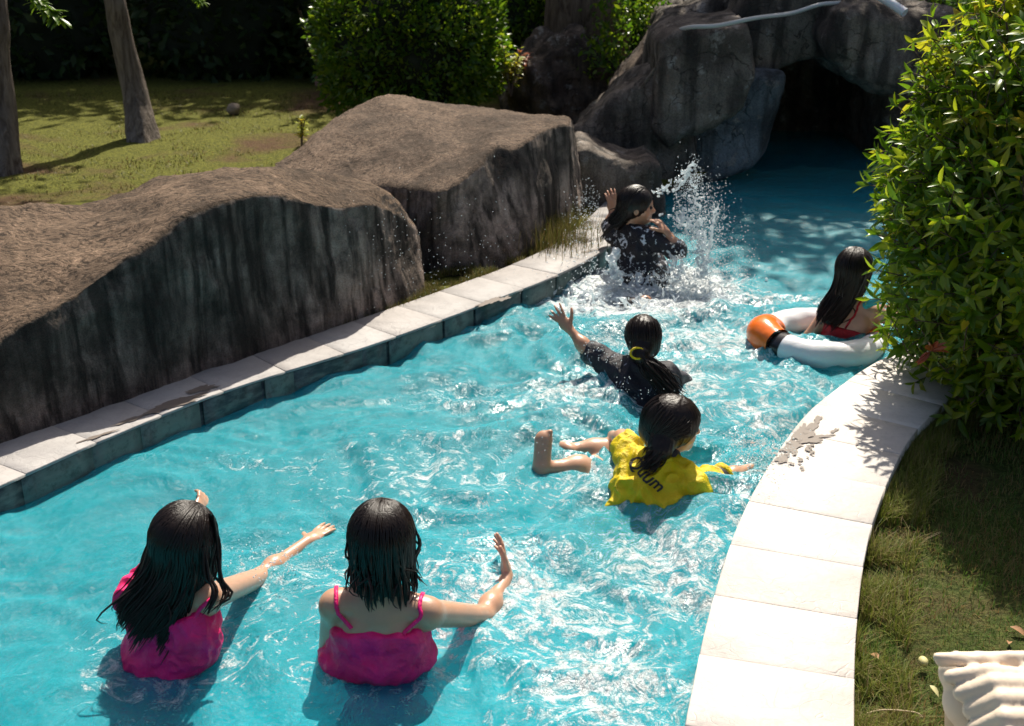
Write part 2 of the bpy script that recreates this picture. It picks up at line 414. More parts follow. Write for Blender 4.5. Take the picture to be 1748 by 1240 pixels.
M_RW = pvc('white_vinyl', (.78, .78, .80)); M_RO = pvc('orange_vinyl', (.85, .17, .02)); M_RB = pvc('black_vinyl', (.015, .013, .015))
M_CREAM = simple('cream_stone', (.74, .60, .46), .6, .3, 50, .08)
M_HOSE = simple('hose_plastic', (.52, .52, .50), .45, 0, 10, .1)
M_DEAD = simple('dead_leaf', (.24, .12, .05), .7, .3, 60, .3)
M_PALE = simple('pale_leaf', (.5, .45, .2), .6, .2, 60, .2)
M_PINKWALL = simple('terracotta', (.28, .14, .11), .85, .3, 20)

def water_mat():
    t = NT('pool_water'); P = t.pos()
    mp = t.pos((1, 1, .3))
    w1 = t.noise(mp, 7, 6, .62, 2.2); w2 = t.noise(mp, 26, 5, .6, 1.6); w3 = t.noise(mp, 80, 3, .6, .8)
    # calmer water towards the cave
    sx = t.n('SeparateXYZ'); t.L(P, sx.inputs[0])
    calm = t.n('MapRange'); t.L(sx.outputs[1], calm.inputs[0]); calm.inputs[1].default_value = 5.6; calm.inputs[2].default_value = 7.6; calm.inputs[3].default_value = 1; calm.inputs[4].default_value = .2
    def sc(a): return t.math('MULTIPLY', a, calm.outputs[0])
    nb = t.bump(sc(w1), 1.0, .075); nb = t.bump(sc(w2), .9, .02, nb); nb = t.bump(sc(w3), .45, .004, nb)
    tr = t.n('BsdfTransparent'); tr.inputs[0].default_value = (.30, .93, .98, 1)
    rf = t.n('BsdfRefraction'); rf.inputs['Color'].default_value = (.30, .95, 1.0, 1); rf.inputs['IOR'].default_value = 1.33; rf.inputs['Roughness'].default_value = .0; t.L(nb, rf.inputs['Normal'])
    m1 = t.n('MixShader'); m1.inputs[0].default_value = .45; t.L(tr.outputs[0], m1.inputs[1]); t.L(rf.outputs[0], m1.inputs[2])
    df = t.n('BsdfDiffuse'); df.inputs[0].default_value = (.0, .55, .68, 1)
    m2 = t.n('MixShader'); m2.inputs[0].default_value = .36; t.L(m1.outputs[0], m2.inputs[1]); t.L(df.outputs[0], m2.inputs[2])
    # foamy white: aerated water round the swimmers, plus painted sky and sun glints
    at_ = t.n('Attribute'); at_.attribute_name = 'foam_glint'
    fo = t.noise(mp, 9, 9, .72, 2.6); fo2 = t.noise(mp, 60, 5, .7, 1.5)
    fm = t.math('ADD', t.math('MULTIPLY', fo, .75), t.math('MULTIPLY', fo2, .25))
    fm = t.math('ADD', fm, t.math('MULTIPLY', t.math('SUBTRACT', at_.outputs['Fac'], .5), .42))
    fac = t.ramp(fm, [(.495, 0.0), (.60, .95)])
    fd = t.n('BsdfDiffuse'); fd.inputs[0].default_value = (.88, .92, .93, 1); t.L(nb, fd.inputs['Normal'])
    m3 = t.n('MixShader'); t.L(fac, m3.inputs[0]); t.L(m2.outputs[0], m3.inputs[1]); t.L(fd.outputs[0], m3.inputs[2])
    gl = t.n('BsdfGlossy'); gl.inputs['Roughness'].default_value = .27; gl.inputs[0].default_value = (1, 1, 1, 1); t.L(nb, gl.inputs['Normal'])
    fr = t.n('Fresnel'); fr.inputs[0].default_value = 1.36; t.L(nb, fr.inputs['Normal'])
    m4 = t.n('MixShader'); t.L(fr.outputs[0], m4.inputs[0]); t.L(m3.outputs[0], m4.inputs[1]); t.L(gl.outputs[0], m4.inputs[2])
    return t.done(m4.outputs[0])
M_WATER = water_mat()
def splash_mat():
    t = NT('splash_water')
    d = t.n('BsdfDiffuse'); d.inputs[0].default_value = (.86, .90, .93, 1); tl = t.n('BsdfTranslucent'); tl.inputs[0].default_value = (.8, .88, .92, 1)
    m = t.n('MixShader'); m.inputs[0].default_value = .5; t.L(d.outputs[0], m.inputs[1]); t.L(tl.outputs[0], m.inputs[2])
    g = t.n('BsdfGlossy'); g.inputs['Roughness'].default_value = .15; m2 = t.n('MixShader'); m2.inputs[0].default_value = .12; t.L(m.outputs[0], m2.inputs[1]); t.L(g.outputs[0], m2.inputs[2])
    tp = t.n('BsdfTransparent'); m3 = t.n('MixShader'); m3.inputs[0].default_value = .2; t.L(m2.outputs[0], m3.inputs[1]); t.L(tp.outputs[0], m3.inputs[2])
    return t.done(m3.outputs[0])
M_SPLASH = splash_mat()

# ------------------------------------------------------------------ pool edges
def resample(pts, step=None, n=None):
    p = np.array(pts, float)
    # Catmull-Rom densify
    q = np.vstack([2 * p[0] - p[1], p, 2 * p[-1] - p[-2]]); out = []
    for i in range(1, len(q) - 2):
        for t in np.linspace(0, 1, 16, endpoint=False):
            a, b, c, d = q[i - 1], q[i], q[i + 1], q[i + 2]
            out.append(.5 * (2 * b + (c - a) * t + (2 * a - 5 * b + 4 * c - d) * t * t + (3 * b - a - 3 * c + d) * t ** 3))
    out.append(q[-2]); out = np.array(out)
    s = np.concatenate([[0], np.cumsum(np.linalg.norm(np.diff(out, axis=0), axis=1))])
    if n is None: n = max(2, int(round(s[-1] / step)) + 1)
    ss = np.linspace(0, s[-1], n)
    return np.stack([np.interp(ss, s, out[:, k]) for k in range(out.shape[1])], 1)
ZC = .12
Lin = resample([(-2.75, 1.9), (-2.25, 2.8), (-1.75, 3.63), (-1.46, 4.07), (-1.14, 4.48), (-.61, 4.99), (-.09, 5.59), (.26, 6.03), (.51, 6.44), (.72, 6.95), (.9, 7.5)], .02)
Rin = resample([(.12, 1.2), (.30, 1.9), (.42, 2.37), (.58, 2.94), (.78, 3.50), (1.07, 4.10), (1.31, 4.46), (1.62, 4.82), (2.05, 5.2), (2.5, 5.8), (2.85, 6.6), (3.1, 7.5), (3.2, 8.6)], .02)
def offset(c, w):
    d = np.gradient(c, axis=0); d /= np.linalg.norm(d, axis=1)[:, None]
    return c + np.stack([-d[:, 1], d[:, 0]], 1) * np.reshape(w, (-1, 1))
def wfun(c, a): return a
Lout = offset(Lin, .30); 
Rout = offset(Rin, -.40)

def bev_prism(name, top, z1, z0, mat, parent, b=.003):
    """polygon (ccw, world xy) between heights with a bevelled upper rim"""
    top = np.array(top); n = len(top); c = top.mean(0)
    area = .5 * np.sum(top[:, 0] * np.roll(top[:, 1], -1) - np.roll(top[:, 0], -1) * top[:, 1])
    if area < 0: top = top[::-1]
    top = np.ascontiguousarray(top)
    e1 = np.roll(top, -1, 0) - top; e1 /= np.linalg.norm(e1, axis=1)[:, None]; e0 = np.roll(e1, 1, 0)
    nrm_ = lambda e: np.stack([-e[:, 1], e[:, 0]], 1)
    bis = nrm_(e1) + nrm_(e0); ins = top + bis / np.maximum((bis * nrm_(e1)).sum(1), .3)[:, None] * b
    v = np.vstack([np.c_[top, np.full(n, z0)], np.c_[top, np.full(n, z1 - b)], np.c_[ins, np.full(n, z1)]])
    q = [];
    for r in (0, 1):
        for i in range(n): j = (i + 1) % n; q.append((r * n + i, r * n + j, (r + 1) * n + j, (r + 1) * n + i))
    me = mesh_np(name, v, [np.array(q), np.array([[2 * n + i for i in range(n)]])], mat, parent, smooth=False)
    return me
def coping(name, ci, co_, step, mat, label, face_tiles):
    root = empty(name, (ci[len(ci)//2][0], ci[len(ci)//2][1], 0)); tag(root, label, kind='structure')
    s = np.concatenate([[0], np.cumsum(np.linalg.norm(np.diff(ci, axis=0), axis=1))])
    k = 0; pos = 0
    while pos < s[-1] - .05:
        e = pos + step - .0015
        i0, i1 = np.searchsorted(s, pos), min(np.searchsorted(s, e), len(ci) - 1)
        ids = np.unique(np.linspace(i0, i1, 5).astype(int))
        dz = rng.uniform(-.0015, .0015)
        bev_prism('coping_tile', np.vstack([ci[ids], co_[ids][::-1]]), ZC + dz, ZC - (.012 if face_tiles else .035), mat, root)
        pos += step
    # mortar core under the slabs
    sgn = 1 if face_tiles else -1
    a = offset(ci, .012 * sgn)[::4]; b = offset(co_, -.010 * sgn)[::4]; n = len(a)
    v = np.vstack([np.c_[a, np.full(n, ZC - .0045)], np.c_[b, np.full(n, ZC - .0045)], np.c_[a, np.full(n, -.95)], np.c_[b, np.full(n, -.3)]])
    q = []
    for i in range(n - 1):
        q += [(i, i + 1, n + i + 1, n + i), (2 * n + i, 2 * n + i + 1, i + 1, i), (n + i, n + i + 1, 3 * n + i + 1, 3 * n + i)]
    mesh_np('kerb_core', v, np.array(q), None, root, smooth=False, mats=[M_GROUT, M_TILE], midx=[0, 1, 0] * (n - 1))
    if face_tiles:
        pos = 0.0
        while pos < s[-1] - .05:
            L_ = rng.choice([.15, .22, .3, .36]) ; e = min(pos + L_ - .006, s[-1] - .01)
            i0, i1 = np.searchsorted(s, pos), np.searchsorted(s, e)
            ids = np.unique(np.linspace(i0, i1, 4).astype(int)); pos += L_
            if len(ids) < 2: continue
            pr = rng.uniform(0, .002)
            o1 = offset(ci, .004 - pr)[ids]; o2 = offset(ci, .014)[ids]
            bev_prism('waterline_tile', np.vstack([o1, o2[::-1]]), ZC - .014, -.035, M_TILE, root, .003)
    return root
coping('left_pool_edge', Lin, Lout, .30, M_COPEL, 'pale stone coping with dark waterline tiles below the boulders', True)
coping('right_pool_edge', Rin, Rout, .30, M_COPE, 'sunlit white stone coping curving along the lawn on the right', False)

# pool shell and water
def rect(name, x0, x1, y0, y1, z, mat, n=2):
    xs = np.linspace(x0, x1, n); ys = np.linspace(y0, y1, n); X, Y = np.meshgrid(xs, ys)
    v = np.c_[X.ravel(), Y.ravel(), np.full(X.size, z)]; i = np.arange(n - 1)
    q = np.array([(r * n + c, r * n + c + 1, (r + 1) * n + c + 1, (r + 1) * n + c) for r in i for c in i])
    return mesh_np(name, v, q, mat)
tag(rect('pool_floor', -6, 6, -1, 12, -.95, M_POOL), 'turquoise painted floor of the pool', kind='structure')

SW = dict(A=(-.96, 2.82), B=(-.38, 2.74), C=(.55, 3.78), D=(.54, 4.72), E=(.71, 6.3), F=(1.52, 5.25))
def water():
    h = .022; x0, x1, y0, y1 = -4.0, 4.2, 1.0, 11.6
    xs = np.arange(x0, x1, h); ys = np.arange(y0, y1, h); X, Y = np.meshgrid(xs, ys); P = np.stack([X, Y, np.zeros_like(X)], -1)
    wx = fbm(P * 1.3 + 5, 2); wy = fbm(P * 1.3 + 40, 2)
    Q = P.copy(); Q[..., 0] += .32 * wx; Q[..., 1] += .32 * wy
    z = .030 * perlin(Q * np.array((1.9, 2.6, 1)))
    rd = 1 - np.abs(perlin(Q * np.array((3.4, 4.6, 1)) + 9)) * 2
    z += .013 * rd + .009 * perlin(Q * np.array((8, 11, 1)) + 3) + .0045 * perlin(Q * 21 + 3)
    calm = np.clip(1 - (Y - 6.1) / 1.6, .16, 1)
    ag = .55 + .9 * np.exp(-(((X - .6) / 1.1) ** 2 + ((Y - 4.4) / 1.9) ** 2)) + .35 * np.clip((X + .6) / 1.0, 0, 1)
    z = z * calm * ag * 1.9
    # rings running out from the splash
    for k, (px, py) in SW.items():
        r = np.hypot(X - px, Y - py)
        z += .010 * np.exp(-r / .28) * np.cos(r * 42 + 2 * wx) * (1.5 if k in 'EB' else 1)
    r = np.hypot(X - 2.2, Y - 7.1); z += .0035 * np.cos(r * 40) * np.exp(-((r - .35) / .3) ** 2)
    foam_glint = np.zeros_like(X)  # churned water, plus glitter painted as wide white patches
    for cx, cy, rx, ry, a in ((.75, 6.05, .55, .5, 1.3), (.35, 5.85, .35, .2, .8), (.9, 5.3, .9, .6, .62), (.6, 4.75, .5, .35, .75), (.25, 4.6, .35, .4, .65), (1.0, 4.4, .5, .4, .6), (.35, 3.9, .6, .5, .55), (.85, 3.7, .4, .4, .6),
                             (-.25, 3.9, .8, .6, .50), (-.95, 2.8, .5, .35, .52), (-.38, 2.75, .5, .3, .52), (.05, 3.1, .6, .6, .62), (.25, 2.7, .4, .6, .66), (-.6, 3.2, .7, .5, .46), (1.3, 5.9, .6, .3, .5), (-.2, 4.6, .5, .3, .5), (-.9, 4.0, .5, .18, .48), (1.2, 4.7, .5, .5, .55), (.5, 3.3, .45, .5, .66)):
        foam_glint = np.maximum(foam_glint, a * np.exp(-(((X - cx) / rx) ** 2 + ((Y - cy) / ry) ** 2)))
    ny, nx = X.shape; idx = np.arange(nx * ny).reshape(ny, nx)
    q = np.stack([idx[:-1, :-1], idx[:-1, 1:], idx[1:, 1:], idx[1:, :-1]], -1).reshape(-1, 4)
    # keep what lies between the two edges
    lx = np.interp(Y[:, 0], Lin[:, 1], offset(Lin, .009)[:, 0]); rx_ = np.interp(Y[:, 0], Rin[:, 1], offset(Rin, -.006)[:, 0])
    cx = X[:-1, :-1] + h / 2
    keep = ((cx > lx[:-1, None] - h) & (cx < rx_[:-1, None] + h)).ravel()
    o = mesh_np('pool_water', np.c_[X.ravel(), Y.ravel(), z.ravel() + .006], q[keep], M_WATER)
    a = o.data.attributes.new('foam_glint', 'FLOAT', 'POINT')
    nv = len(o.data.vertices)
    a.data.foreach_set('value', foam_glint.ravel().astype(np.float32)[:nv])
    tag(o, 'turquoise rippling pool water with foamy patches and painted white glints', kind='structure')
water()

# ------------------------------------------------------------------ ground
def ground(name, side, mat, label):
    ys = np.concatenate([np.arange(-2, 12, .12), np.linspace(12, 60, 60)]); rows = []
    for y in ys:
        if side < 0: e = np.interp(y, np.r_[Lout[:, 1], 8.4, 9.2, 11.3, 11.6], np.r_[Lout[:, 0], 1.3, 1.9, 2.2, 3.0]) + .008
        else: e = np.interp(y, np.r_[Rout[:, 1], 10.5, 11.3, 11.6], np.r_[Rout[:, 0], 3.4, 3.2, 3.0]) - .008
        d = np.concatenate([[0], np.geomspace(.06, 45, 46)])
        rows.append([(e + side * t, y) for t in d])
    Gd = np.array(rows); P = np.concatenate([Gd, np.zeros(Gd.shape[:2] + (1,))], -1)
    dd = np.abs(Gd[..., 0] - Gd[:, :1, 0])
    base = .085 if side < 0 else .035
    z = base + (.035 * np.clip(dd, 0, 2) if side < 0 else .02 * np.clip(dd, 0, 2)) + np.clip(dd * 5, 0, 1) * .03 * fbm(P * .9, 4)
    n, m = Gd.shape[:2]; idx = np.arange(n * m).reshape(n, m)
    q = np.stack([idx[:-1, :-1], idx[:-1, 1:], idx[1:, 1:], idx[1:, :-1]], -1).reshape(-1, 4)
    if side < 0: q = q[:, ::-1]
    return tag(mesh_np(name, np.concatenate([Gd, z[..., None]], -1).reshape(-1, 3), q, mat), label, kind='structure')
ground('lawn', -1, M_LAWN, 'olive green lawn behind the boulders with bare brown patches')
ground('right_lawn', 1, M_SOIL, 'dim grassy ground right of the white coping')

def leaf_shape(L_, w, fold=.25, curve=.25, seg=4):
    """pointed leaf along +x, folded along its midrib"""
    v = []; f = []
    for i in range(seg + 1):
        t = i / seg; hw = w * .5 * math.sin(math.pi * min(1, t * .92 + .04)) ** .8 * (1 - .25 * t)
        if i in (0, seg): hw *= .12
        z = -curve * L_ * t * t
        v += [(t * L_, -hw, z + hw * fold), (t * L_, 0, z), (t * L_, hw, z + hw * fold)]
    for i in range(seg):
        a = i * 3; f += [(a, a + 3, a + 4, a + 1), (a + 1, a + 4, a + 5, a + 2)]
    return np.array(v), np.array(f)
def frames(d, up=None):
    d = d / (np.linalg.norm(d, axis=1)[:, None] + 1e-9)
    if up is None: up = rng.normal(size=d.shape)
    y = np.cross(up, d); y /= np.linalg.norm(y, axis=1)[:, None] + 1e-9
    return np.stack([d, y, np.cross(d, y)], 2)      # columns
def scatter(shape, pos, Fm, sc):
    v, f = shape; n = len(pos)
    out = np.einsum('nij,kj->nki', Fm, v) * sc[:, None, None] + pos[:, None, :]
    return out.reshape(-1, 3), (f[None] + (np.arange(n) * len(v))[:, None, None]).reshape(-1, f.shape[1])
def blades(name, pts, z, hgt, mat, lean=.5, w=.004, label=None, cat=None, parent=None, seg=3):
    n = len(pts); a = rng.uniform(0, 2 * math.pi, n); h = hgt * rng.uniform(.45, 1.25, n)
    ln = rng.uniform(0, lean, n); dx = np.cos(a) * ln; dy = np.sin(a) * ln
    px = -np.sin(a) * w * .5; py = np.cos(a) * w * .5
    V_ = []
    for k, t in enumerate(np.linspace(0, 1, seg)):
        c = np.stack([pts[:, 0] + dx * h * t * t, pts[:, 1] + dy * h * t * t, z + h * t * (1 - .35 * ln * t)], 1)
        wd = (1 - t * .92)
        V_.append(c - np.stack([px, py, np.zeros(n)], 1) * wd); V_.append(c + np.stack([px, py, np.zeros(n)], 1) * wd)
    v = np.stack(V_, 1).reshape(-1, 3); base = np.arange(n)[:, None, None] * seg * 2
    f = np.array([(2 * k, 2 * k + 1, 2 * k + 3, 2 * k + 2) for k in range(seg - 1)])[None] + base
    o = mesh_np(name, v, f.reshape(-1, 4), mat, parent, smooth=False)
    return tag(o, label, cat, kind='stuff')
# right lawn blades
def strip_pts(curve, n, w0, w1, y0, y1, side, power=1.0):
    y = rng.uniform(y0, y1, n); e = np.interp(y, curve[:, 1], curve[:, 0]); d = w0 + (w1 - w0) * rng.uniform(0, 1, n) ** power
    return np.stack([e + side * d, y], 1)
p = strip_pts(Rout, 95000, .02, 1.7, 1.8, 5.2, 1); dens = fbm(np.c_[p * 2.1, np.zeros(len(p))], 4)
p = p[dens + rng.uniform(-.5, .5, len(p)) > -.25]
blades('right_lawn_grass', p, .04, .032, M_BLADE, 1.1, .0035, 'short dark green and brown grass right of the coping')
p = strip_pts(Rout, 16000, -.0, .16, 1.8, 4.4, 1, 1.7); tuft = fbm(np.c_[p * 4.5, np.ones(len(p))], 3)
p = p[tuft > -.15]
blades('edge_grass', p, .03, .085, M_BLADEY, 1.0, .0035, 'longer yellow green grass hugging the outer side of the white coping', seg=4)
# left grass strip between coping and boulders
p = strip_pts(Lout, 26000, -.01, .30, 4.6, 6.9, -1, 1.0); tuft = fbm(np.c_[p * 5, np.ones(len(p))], 3); p = p[tuft > -.12]
blades('boulder_foot_grass', p, .09, .05, M_BLADEL, .9, .004, 'mossy grass strip between the left coping and the boulders', seg=4)
p = rng.normal(size=(2200, 2)) * (.13, .16) + (.22, 6.72)
blades('tall_foot_grass', p, .10, .16, M_BLADEL, .7, .004, 'taller yellowish grass tuft at the far end of the left coping', seg=4)
n = 60000; p = np.stack([rng.uniform(-7, 1.0, n), rng.uniform(5.6, 12.5, n)], 1)
p = p[(p[:, 0] < np.interp(p[:, 1], Lout[:, 1], Lout[:, 0]) - .7) & (fbm(np.c_[p * .9, np.zeros(n)], 4) > -.25)]
blades('lawn_grass', p, .145, .030, M_BLADEL, 1.2, .010, 'short olive green grass on the lawn behind the boulders')

# ------------------------------------------------------------------ boulders
def loft_rock(name, rows, mat, amp, label, ncol=200, seg=(26, 26, 40, 14), smooth_it=1, seed=0, edge=.02):
    """rows: list of control rows (each a list of world points, same length), front foot -> ridge -> top -> back"""
    R_ = [resample(r, n=ncol) for r in rows]; G = []
    for i in range(len(R_) - 1):
        ts = np.linspace(0, 1, seg[i], endpoint=(i == len(R_) - 2))
        for t in ts: G.append(R_[i] * (1 - t) + R_[i + 1] * t)
    G = np.array(G); n, m = G.shape[:2]
    for _ in range(smooth_it):
        H_ = G.copy(); H_[1:-1] = (G[:-2] + 2 * G[1:-1] + G[2:]) / 4; G = H_
    idx = np.arange(n * m).reshape(n, m); q = np.stack([idx[:-1, :-1], idx[:-1, 1:], idx[1:, 1:], idx[1:, :-1]], -1).reshape(-1, 4)
    v = G.reshape(-1, 3); nn = vnormals(v, q); v = v + nn * (amp * fbm(v * 1.6 + seed, 3) + amp * .6 * (1 - 2 * np.abs(perlin(v * 3.1 + seed))) + amp * .45 * fbm(v * 6 + seed, 4) + .004 * fbm(v * 30, 2))[:, None]
    # flatten: the ridge crumbles a little
    o = mesh_np(name, v - 0, q, mat)
    return tag(o, label, 'boulder')
A_ = np.array((-1.87, 3.94)); NL = np.array((-.761, .649))
def al(px, py, o):                       # point on the ray, o metres behind the coping's back line
    d = np.array(ray(px, py)); t = (o + NL @ A_) / (NL @ d[:2]); return np.array((d[0] * t, d[1] * t, CAMH + d[2] * t))
cols = [(-140, 700, 380), (0, 582, 358), (67, 537, 352), (171, 472, 338), (260, 415, 306), (327, 363, 296), (408, 337, 290), (470, 330, 287), (571, 354, 301), (650, 352, 333)]
top_o = [.95, .95, .95, .95, .95, .9, .8, .7, .55, .38]
ridge = [al(x, y, .08) for x, y, s in cols]; back = [al(x, s, o) for (x, y, s), o in zip(cols, top_o)]
foot = []
for p_ in ridge:
    q_ = p_.copy(); k = -.13; q_[:2] -= NL * .05; q_[2] = .07; foot.append(q_)
mid = [(a * .52 + b * .48) + V(0, 0, .035) for a, b in zip(ridge, back)]
bk = [V(b[0] - .35, b[1] + .30, .0) for b in back]
# the right end turns back into the gap
ridge += [al(700, 390, .25), al(722, 440, .36)]; mid += [al(690, 372, .42), al(716, 420, .48)]; back += [al(688, 368, .55), al(712, 415, .6)]
foot += [np.r_[at(722, 517, .07)[:2], .07], np.r_[at(741, 507, .07)[:2] + NL * .1, .07]]; bk += [V(back[-2][0] - .2, back[-2][1] + .3, 0), V(back[-1][0], back[-1][1] + .25, 0)]
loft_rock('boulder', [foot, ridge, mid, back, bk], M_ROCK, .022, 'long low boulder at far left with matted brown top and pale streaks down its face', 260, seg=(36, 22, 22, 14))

cols = [(470, 287, 7.0, 470, 285, 7.2), (525, 300, 6.75, 530, 236, 7.3), (579, 305, 6.6, 590, 190, 7.6), (672, 319, 6.38, 660, 162, 7.75), (735, 327, 6.22, 715, 163, 7.8), (757, 326, 6.18, 760, 174, 7.8), (802, 299, 6.32, 820, 181, 7.7), (840, 252, 6.55, 862, 187, 7.65), (881, 251, 6.6, 900, 196, 7.6), (912, 232, 6.75, 930, 202, 7.5), (945, 218, 7.0, 950, 206, 7.45), (968, 217, 7.1, 968, 211, 7.4)]
ridge = [aY(a, b, c) for a, b, c, *_ in cols]; back = [aY(d, e, f) for *_, d, e, f in cols]
foot = []
fxy = [(-1.9, 6.95), (-1.5, 6.7), (-1.2, 6.5), (-.72, 6.28), (-.45, 6.12), (-.34, 6.08), (-.17, 6.16), (-.02, 6.28), (.08, 6.42), (.18, 6.6), (.30, 6.9), (.40, 7.12)]
foot = [V(x, y, .07) for x, y in fxy]
mid = [(a + b) / 2 + V(0, 0, .03) for a, b in zip(ridge, back)]
bk = [V(b[0] - .05, b[1] + .35, 0) for b in back]
ridge.append(aY(974, 225, 7.4)); mid.append(aY(974, 224, 7.5)); back.append(aY(972, 222, 7.6)); foot.append(V(.47, 7.4, .05)); bk.append(V(.4, 8.1, 0))
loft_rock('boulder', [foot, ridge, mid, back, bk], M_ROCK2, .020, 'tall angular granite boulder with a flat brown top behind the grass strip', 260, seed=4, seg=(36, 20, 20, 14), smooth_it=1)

# rock bodies of the cave: outline in the plane y = Y, real thickness, rounded
def poly_sdf(X, Z, poly):
    P = np.array(poly); d = np.full(X.shape, 1e9); s = np.ones(X.shape)
    j = len(P) - 1
    for i in range(len(P)):
        e = P[j] - P[i]; wx = X - P[i, 0]; wz = Z - P[i, 1]; t = np.clip((wx * e[0] + wz * e[1]) / (e @ e + 1e-9), 0, 1)
        d = np.minimum(d, (wx - e[0] * t) ** 2 + (wz - e[1] * t) ** 2)
        c1 = Z >= P[i, 1]; c2 = Z < P[j, 1]; c3 = e[0] * wz > e[1] * wx
        s = np.where((c1 & c2 & c3) | (~c1 & ~c2 & ~c3), -s, s); j = i
    return s * np.sqrt(d)
def slab_rock(name, outline, Y, T, rad, mat, label, h=.03, lean=0.0, amp=.04, seed=0, cat='rock', rot=0, ret=False, zmin=-.3, parent=None, tagit=True, rough=1.0):
    """outline: pixel polygon seen on the front face at distance Y; body T thick behind it; rad = edge rounding"""
    W = np.array([aY(x, y, Y)[[0, 2]] for x, y in outline]); c = W.mean(0)
    lo = np.r_[W.min(0) - .15]; hi = np.r_[W.max(0) + .15]
    g = Sdf((lo[0], Y - .2, max(lo[1], zmin - .1)), (hi[0], Y + T + .2, hi[1] + .05 + abs(lean) * T), h)
    gx = g.lo[0] + h * np.arange(g.n[0]); gy = g.lo[1] + h * np.arange(g.n[1]); gz = g.lo[2] + h * np.arange(g.n[2])
    X, Yg, Z = np.meshgrid(gx, gy, gz, indexing='ij')
    X = X - (Yg - Y) * rot
    d2 = poly_sdf(X, Z - (Yg - Y) * lean, W)
    dy = np.abs(Yg - (Y + T / 2)) - T / 2
    a = d2 + rad; b = dy + rad
    F = np.sqrt(np.maximum(a, 0) ** 2 + np.maximum(b, 0) ** 2) + np.minimum(np.maximum(a, b), 0) - rad
    g.F = F.astype(np.float32); v, f = g.nets(); v = smooth_v(v, f, 1)
    nn = vnormals(v, f); v = v + nn * (amp * fbm(v * 2.2 + seed, 3) + amp * .4 * rough * fbm(v * 7 + seed, 3) + .12 * amp * rough * fbm(v * 25, 2))[:, None]
    o = mesh_np(name, v, f, mat, parent)
    if tagit: tag(o, label, cat)
    return o
slab_rock('boulder', [(972, 400), (976, 268), (990, 250), (1012, 251), (1040, 268), (1080, 277), (1112, 272), (1128, 288), (1138, 330), (1150, 400)], 7.55, .6, .10, M_CAVE, 'small low rock with a pale lumpy top behind the splashing girl', .02, amp=.035, seed=3, lean=.0, cat='boulder')
slab_rock('boulder', [(968, 330), (976, 232), (1003, 205), (1040, 172), (1080, 145), (1120, 118), (1150, 120), (1175, 200), (1190, 300), (1200, 345), (1120, 350)], 8.3, .9, .12, M_CAVE, 'sloping dark rock left of the square rock block', .03, seed=8, amp=.05, rot=.1, cat='boulder')
slab_rock('boulder', [(1118, 225), (1124, 72), (1150, 52), (1284, 36), (1292, 70), (1290, 130), (1268, 195), (1225, 222), (1180, 235), (1140, 262)], 8.15, .9, .06, M_CAVE, 'square dark rock block with a pale rim on its top left of the cave', .025, seed=12, amp=.03, cat='boulder')
slab_rock('rock_pillar', [(1165, 345), (1172, 225), (1230, 190), (1290, 120), (1345, 125), (1335, 160), (1326, 210), (1316, 262), (1285, 296), (1222, 320), (1190, 350)], 8.55, 1.3, .10, M_CAVE2, 'smooth bluish grey rock pillar left of the cave mouth', .03, seed=21, amp=.03, rough=.5)
slab_rock('rock_arch', [(1270, 150), (1262, 30), (1300, -60), (1460, -70), (1480, 60), (1470, 140), (1440, 118), (1410, 104), (1370, 106), (1330, 122), (1300, 142)], 8.75, 1.0, .07, M_CAVE, 'brown rock arch spanning the top of the dark cave mouth', .03, seed=31, amp=.03)
slab_rock('boulder', [(1412, 70), (1428, 18), (1470, 2), (1530, 22), (1640, 20), (1720, 60), (1700, 170), (1560, 172), (1500, 160), (1455, 140), (1425, 105)], 8.35, 1.2, .13, M_CAVE, 'overhanging dark rounded rock right of the cave mouth', .03, seed=41, amp=.05, cat='boulder')
slab_rock('rock_wall', [(1490, 300), (1500, 140), (1760, 120), (1900, 150), (1900, 330)], 9.3, 1.3, .12, M_CAVE, 'shadowed rock wall on the right side inside the cave', .05, seed=51, amp=.06)
slab_rock('rock_wall', [(1230, 330), (1250, 60), (1600, 40), (1700, 330)], 10.5, .6, .08, M_BARKROCK, 'black back wall deep inside the cave', .06, seed=52, amp=.05)
slab_rock('rock_roof', [(1230, 75), (1260, -60), (1700, -60), (1720, 90)], 9.7, 1.2, .05, M_BARKROCK, 'dark rock roof over the back of the cave', .06, seed=53, amp=.04)
slab_rock('boulder', [(1110, 200), (1118, 60), (1140, 30), (1200, 5), (1270, -15), (1330, -30), (1340, 90), (1260, 120)], 9.4, 1.0, .10, M_CAVE, 'mottled rock behind the square block and under the hose', .035, seed=61, amp=.05, cat='boulder')
slab_rock('boulder', [(1040, 230), (1050, 160), (1085, 120), (1130, 60), (1150, 60), (1160, 240)], 9.1, .7, .08, M_BARKROCK, 'narrow brown leaning rock in the shade beside the root mound', .035, seed=66, amp=.05, cat='boulder')
slab_rock('root_mound', [(858, 240), (866, 150), (900, 112), (935, 80), (985, 60), (1045, 95), (1068, 150), (1075, 250)], 9.9, 1.1, .15, M_BARKROCK, 'dark gnarled mound of roots and rock behind the boulder', .035, seed=71, amp=.10, cat='root mound')

